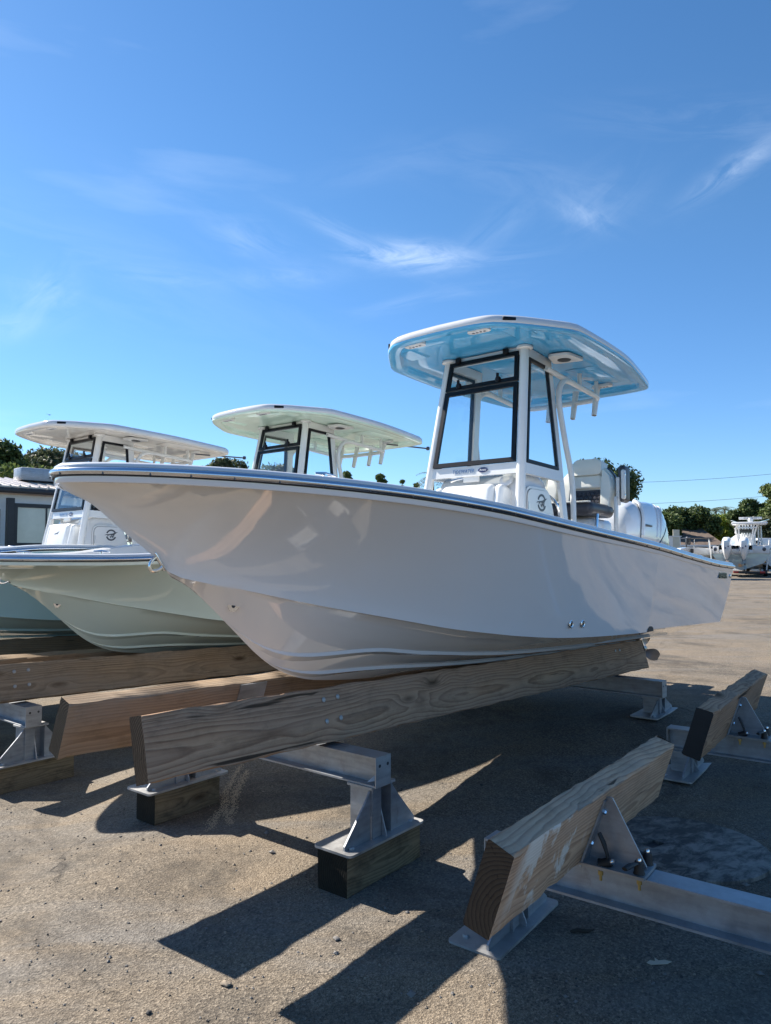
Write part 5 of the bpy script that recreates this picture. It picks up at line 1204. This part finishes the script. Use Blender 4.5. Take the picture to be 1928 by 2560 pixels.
# moored-away runabout, its canopy and a parked car behind the gunwale line
RYY = 52.0
def q4(px, py, dy=0.0, Y=RYY): p = at_depth(px, py, Y); return (p.x, Y + dy, max(p.z, .2))
rb = thing('runabout_boat', 'low grey runabout with a black canopy frame parked behind the white boat stern', 'boat', T(q4(1740, 1380)[0], RYY, .2))
rows = []
for px, top_, dpt in ((1694, 1372, .55), (1705, 1369.5, .85), (1730, 1369, 1.05), (1760, 1371, 1.1), (1778, 1375, 1.0), (1784, 1380, .9)):
    p = q4(px, top_); pb = q4(px, 1402); w = dpt; rows.append([(p[0], RYY - w, p[2]), (p[0], RYY - w * .92, (p[2] + pb[2]) / 2), (p[0], RYY - w * .4, pb[2]), (p[0], RYY + w * .4, pb[2]), (p[0], RYY + w * .92, (p[2] + pb[2]) / 2), (p[0], RYY + w, p[2]), (p[0], RYY, p[2] + .05)])
mb = MB(); mb.grid(rows, close=True); mb.f += [tuple(range(7)), tuple(reversed(range(35, 42)))]; mb.mi += [0, 0]; part('hull', mb, M['hull_grey'], rb, Matrix(), smooth=40)
for px in (1716, 1736, 1772): part('canopy_post', MB().tube([q4(px, 1370), q4(px, 1346)], .04, 8), M['powder' if px != 1716 else 'black_metal'], rb, Matrix())
A, B_ = q4(1714, 1344), q4(1774, 1347); part('canopy', MB().rbox(((A[0] + B_[0]) / 2, RYY, (A[2] + B_[2]) / 2), (B_[0] - A[0], 1.6, .08), .03, 2), M['black_metal'], rb, Matrix())
part('tie_down', MB().rbox((q4(1713, 1377)[0], RYY - 1.1, q4(1713, 1377)[2]), (.25, .2, .3), .05, 2), M['rubber'], rb, Matrix())
A, B_ = q4(1716, 1370), q4(1783, 1402); part('trailer_bunk', MB().box(((A[0] + B_[0]) / 2, RYY, .45), (2.2, .9, .5)), M['black_metal'], rb, Matrix(), smooth=0)
part('engine', MB().rbox((q4(1720, 1352)[0], RYY, q4(1720, 1352)[2]), (.30, .4, .6), .1, 3), M['black_metal'], rb, Matrix())
CYY = 40.0; A, B_ = q4(1655, 1366, 0, CYY), q4(1702, 1366, 0, CYY); cxx = (A[0] + B_[0]) / 2; cw = 1.75; zt = A[2]
car = thing('parked_car', 'dark blue car with sloping windscreen parked behind the white boat stern', 'car', T(cxx, CYY, .2))
M['car_paint'] = simple('car_paint', (.02, .03, .06), .25, coat=.8)
part('body', MB().rbox((cxx, CYY + 1.8, .2 + .62), (cw, 4.3, .66), .16, 4), M['car_paint'], car, Matrix(), smooth=50)
part('cabin', MB().hexa([(cxx - .80, CYY + .9, 1.10), (cxx + .80, CYY + .9, 1.10), (cxx + .80, CYY + 3.7, 1.10), (cxx - .80, CYY + 3.7, 1.10), (cxx - .62, CYY + 1.7, zt), (cxx + .62, CYY + 1.7, zt), (cxx + .62, CYY + 3.0, zt), (cxx - .62, CYY + 3.0, zt)]), M['dark_glass'], car, Matrix(), smooth=0)
part('roof', MB().rbox((cxx, CYY + 2.35, zt + .02), (1.3, 1.4, .05), .02, 2), M['car_paint'], car, Matrix())
for sx_ in (-1, 1):
    for dy in (.45, 3.1): part('wheel', MB().lathe([(.1, -.1), (.30, -.1), (.32, -.07), (.32, .07), (.30, .1), (.1, .1)], 20, T(cxx + sx_ * .78, CYY + dy, .52) @ RY(math.pi / 2)), M['rubber'], car, Matrix())
    part('headlight', MB().rbox((cxx + sx_ * .62, CYY - .34, .95), (.30, .06, .12), .02, 2), M['lens'], car, Matrix())
# the neighbouring boat at the frame edge, its deck box with a round speaker
NYY = 50.0
nb_ = thing('neighbour_boat', 'white boat with a black boxed round speaker at the lot edge beyond the trailer', 'boat', T(q4(1950, 1440, 0, NYY)[0], NYY, .2))
rows = []
for dy, s in ((0, 1.0), (4, 1.0), (7, .6), (8.5, .1)):
    c = q4(1958, 1440, 0, NYY)[0]; rows.append([(c - 1.3 * s, NYY + dy, 1.95), (c - 1.25 * s, NYY + dy, 1.3), (c - .9 * s, NYY + dy, .85), (c, NYY + dy, .55), (c + .9 * s, NYY + dy, .85), (c + 1.25 * s, NYY + dy, 1.3), (c + 1.3 * s, NYY + dy, 1.95), (c, NYY + dy, 1.97)])
mb = MB(); mb.grid(rows, close=True); mb.f.append(tuple(range(8))); mb.mi.append(0); part('hull', mb, M['gel_white'], nb_, Matrix(), smooth=35)
A = q4(1924, 1358, 0, NYY); part('deck_box', MB().rbox((A[0] + .35, NYY + 1.5, A[2]), (1.2, .8, .75), .06, 2), M['gel_white'], nb_, Matrix())
A = q4(1917, 1356, 0, NYY); sp_ = part('speaker_box', MB().rbox((A[0], NYY + 1.02, A[2]), (.48, .10, .34), .04, 2), M['black_trim'], nb_, Matrix()); part('speaker_ring', MB().lathe([(.05, .02), (.13, .03), (.15, 0)], 18, frame((A[0], NYY + .965, A[2]), (1, 0, 0), (0, 0, 1), (0, -1, 0))), M['lens'], sp_, Matrix())
for sx_ in (-.7, .7): part('trailer_wheel', MB().lathe([(.14, -.12), (.33, -.12), (.36, 0), (.33, .12), (.14, .12)], 20, T(q4(1958, 1440, 0, NYY)[0] + sx_ * 1.5, NYY + 3, .56) @ RY(math.pi / 2)), M['rubber'], nb_, Matrix())
part('trailer_frame', MB().box((q4(1958, 1440, 0, NYY)[0], NYY + 3, .52), (1.9, 6.0, .14)), M['galv'], nb_, Matrix(), smooth=0)
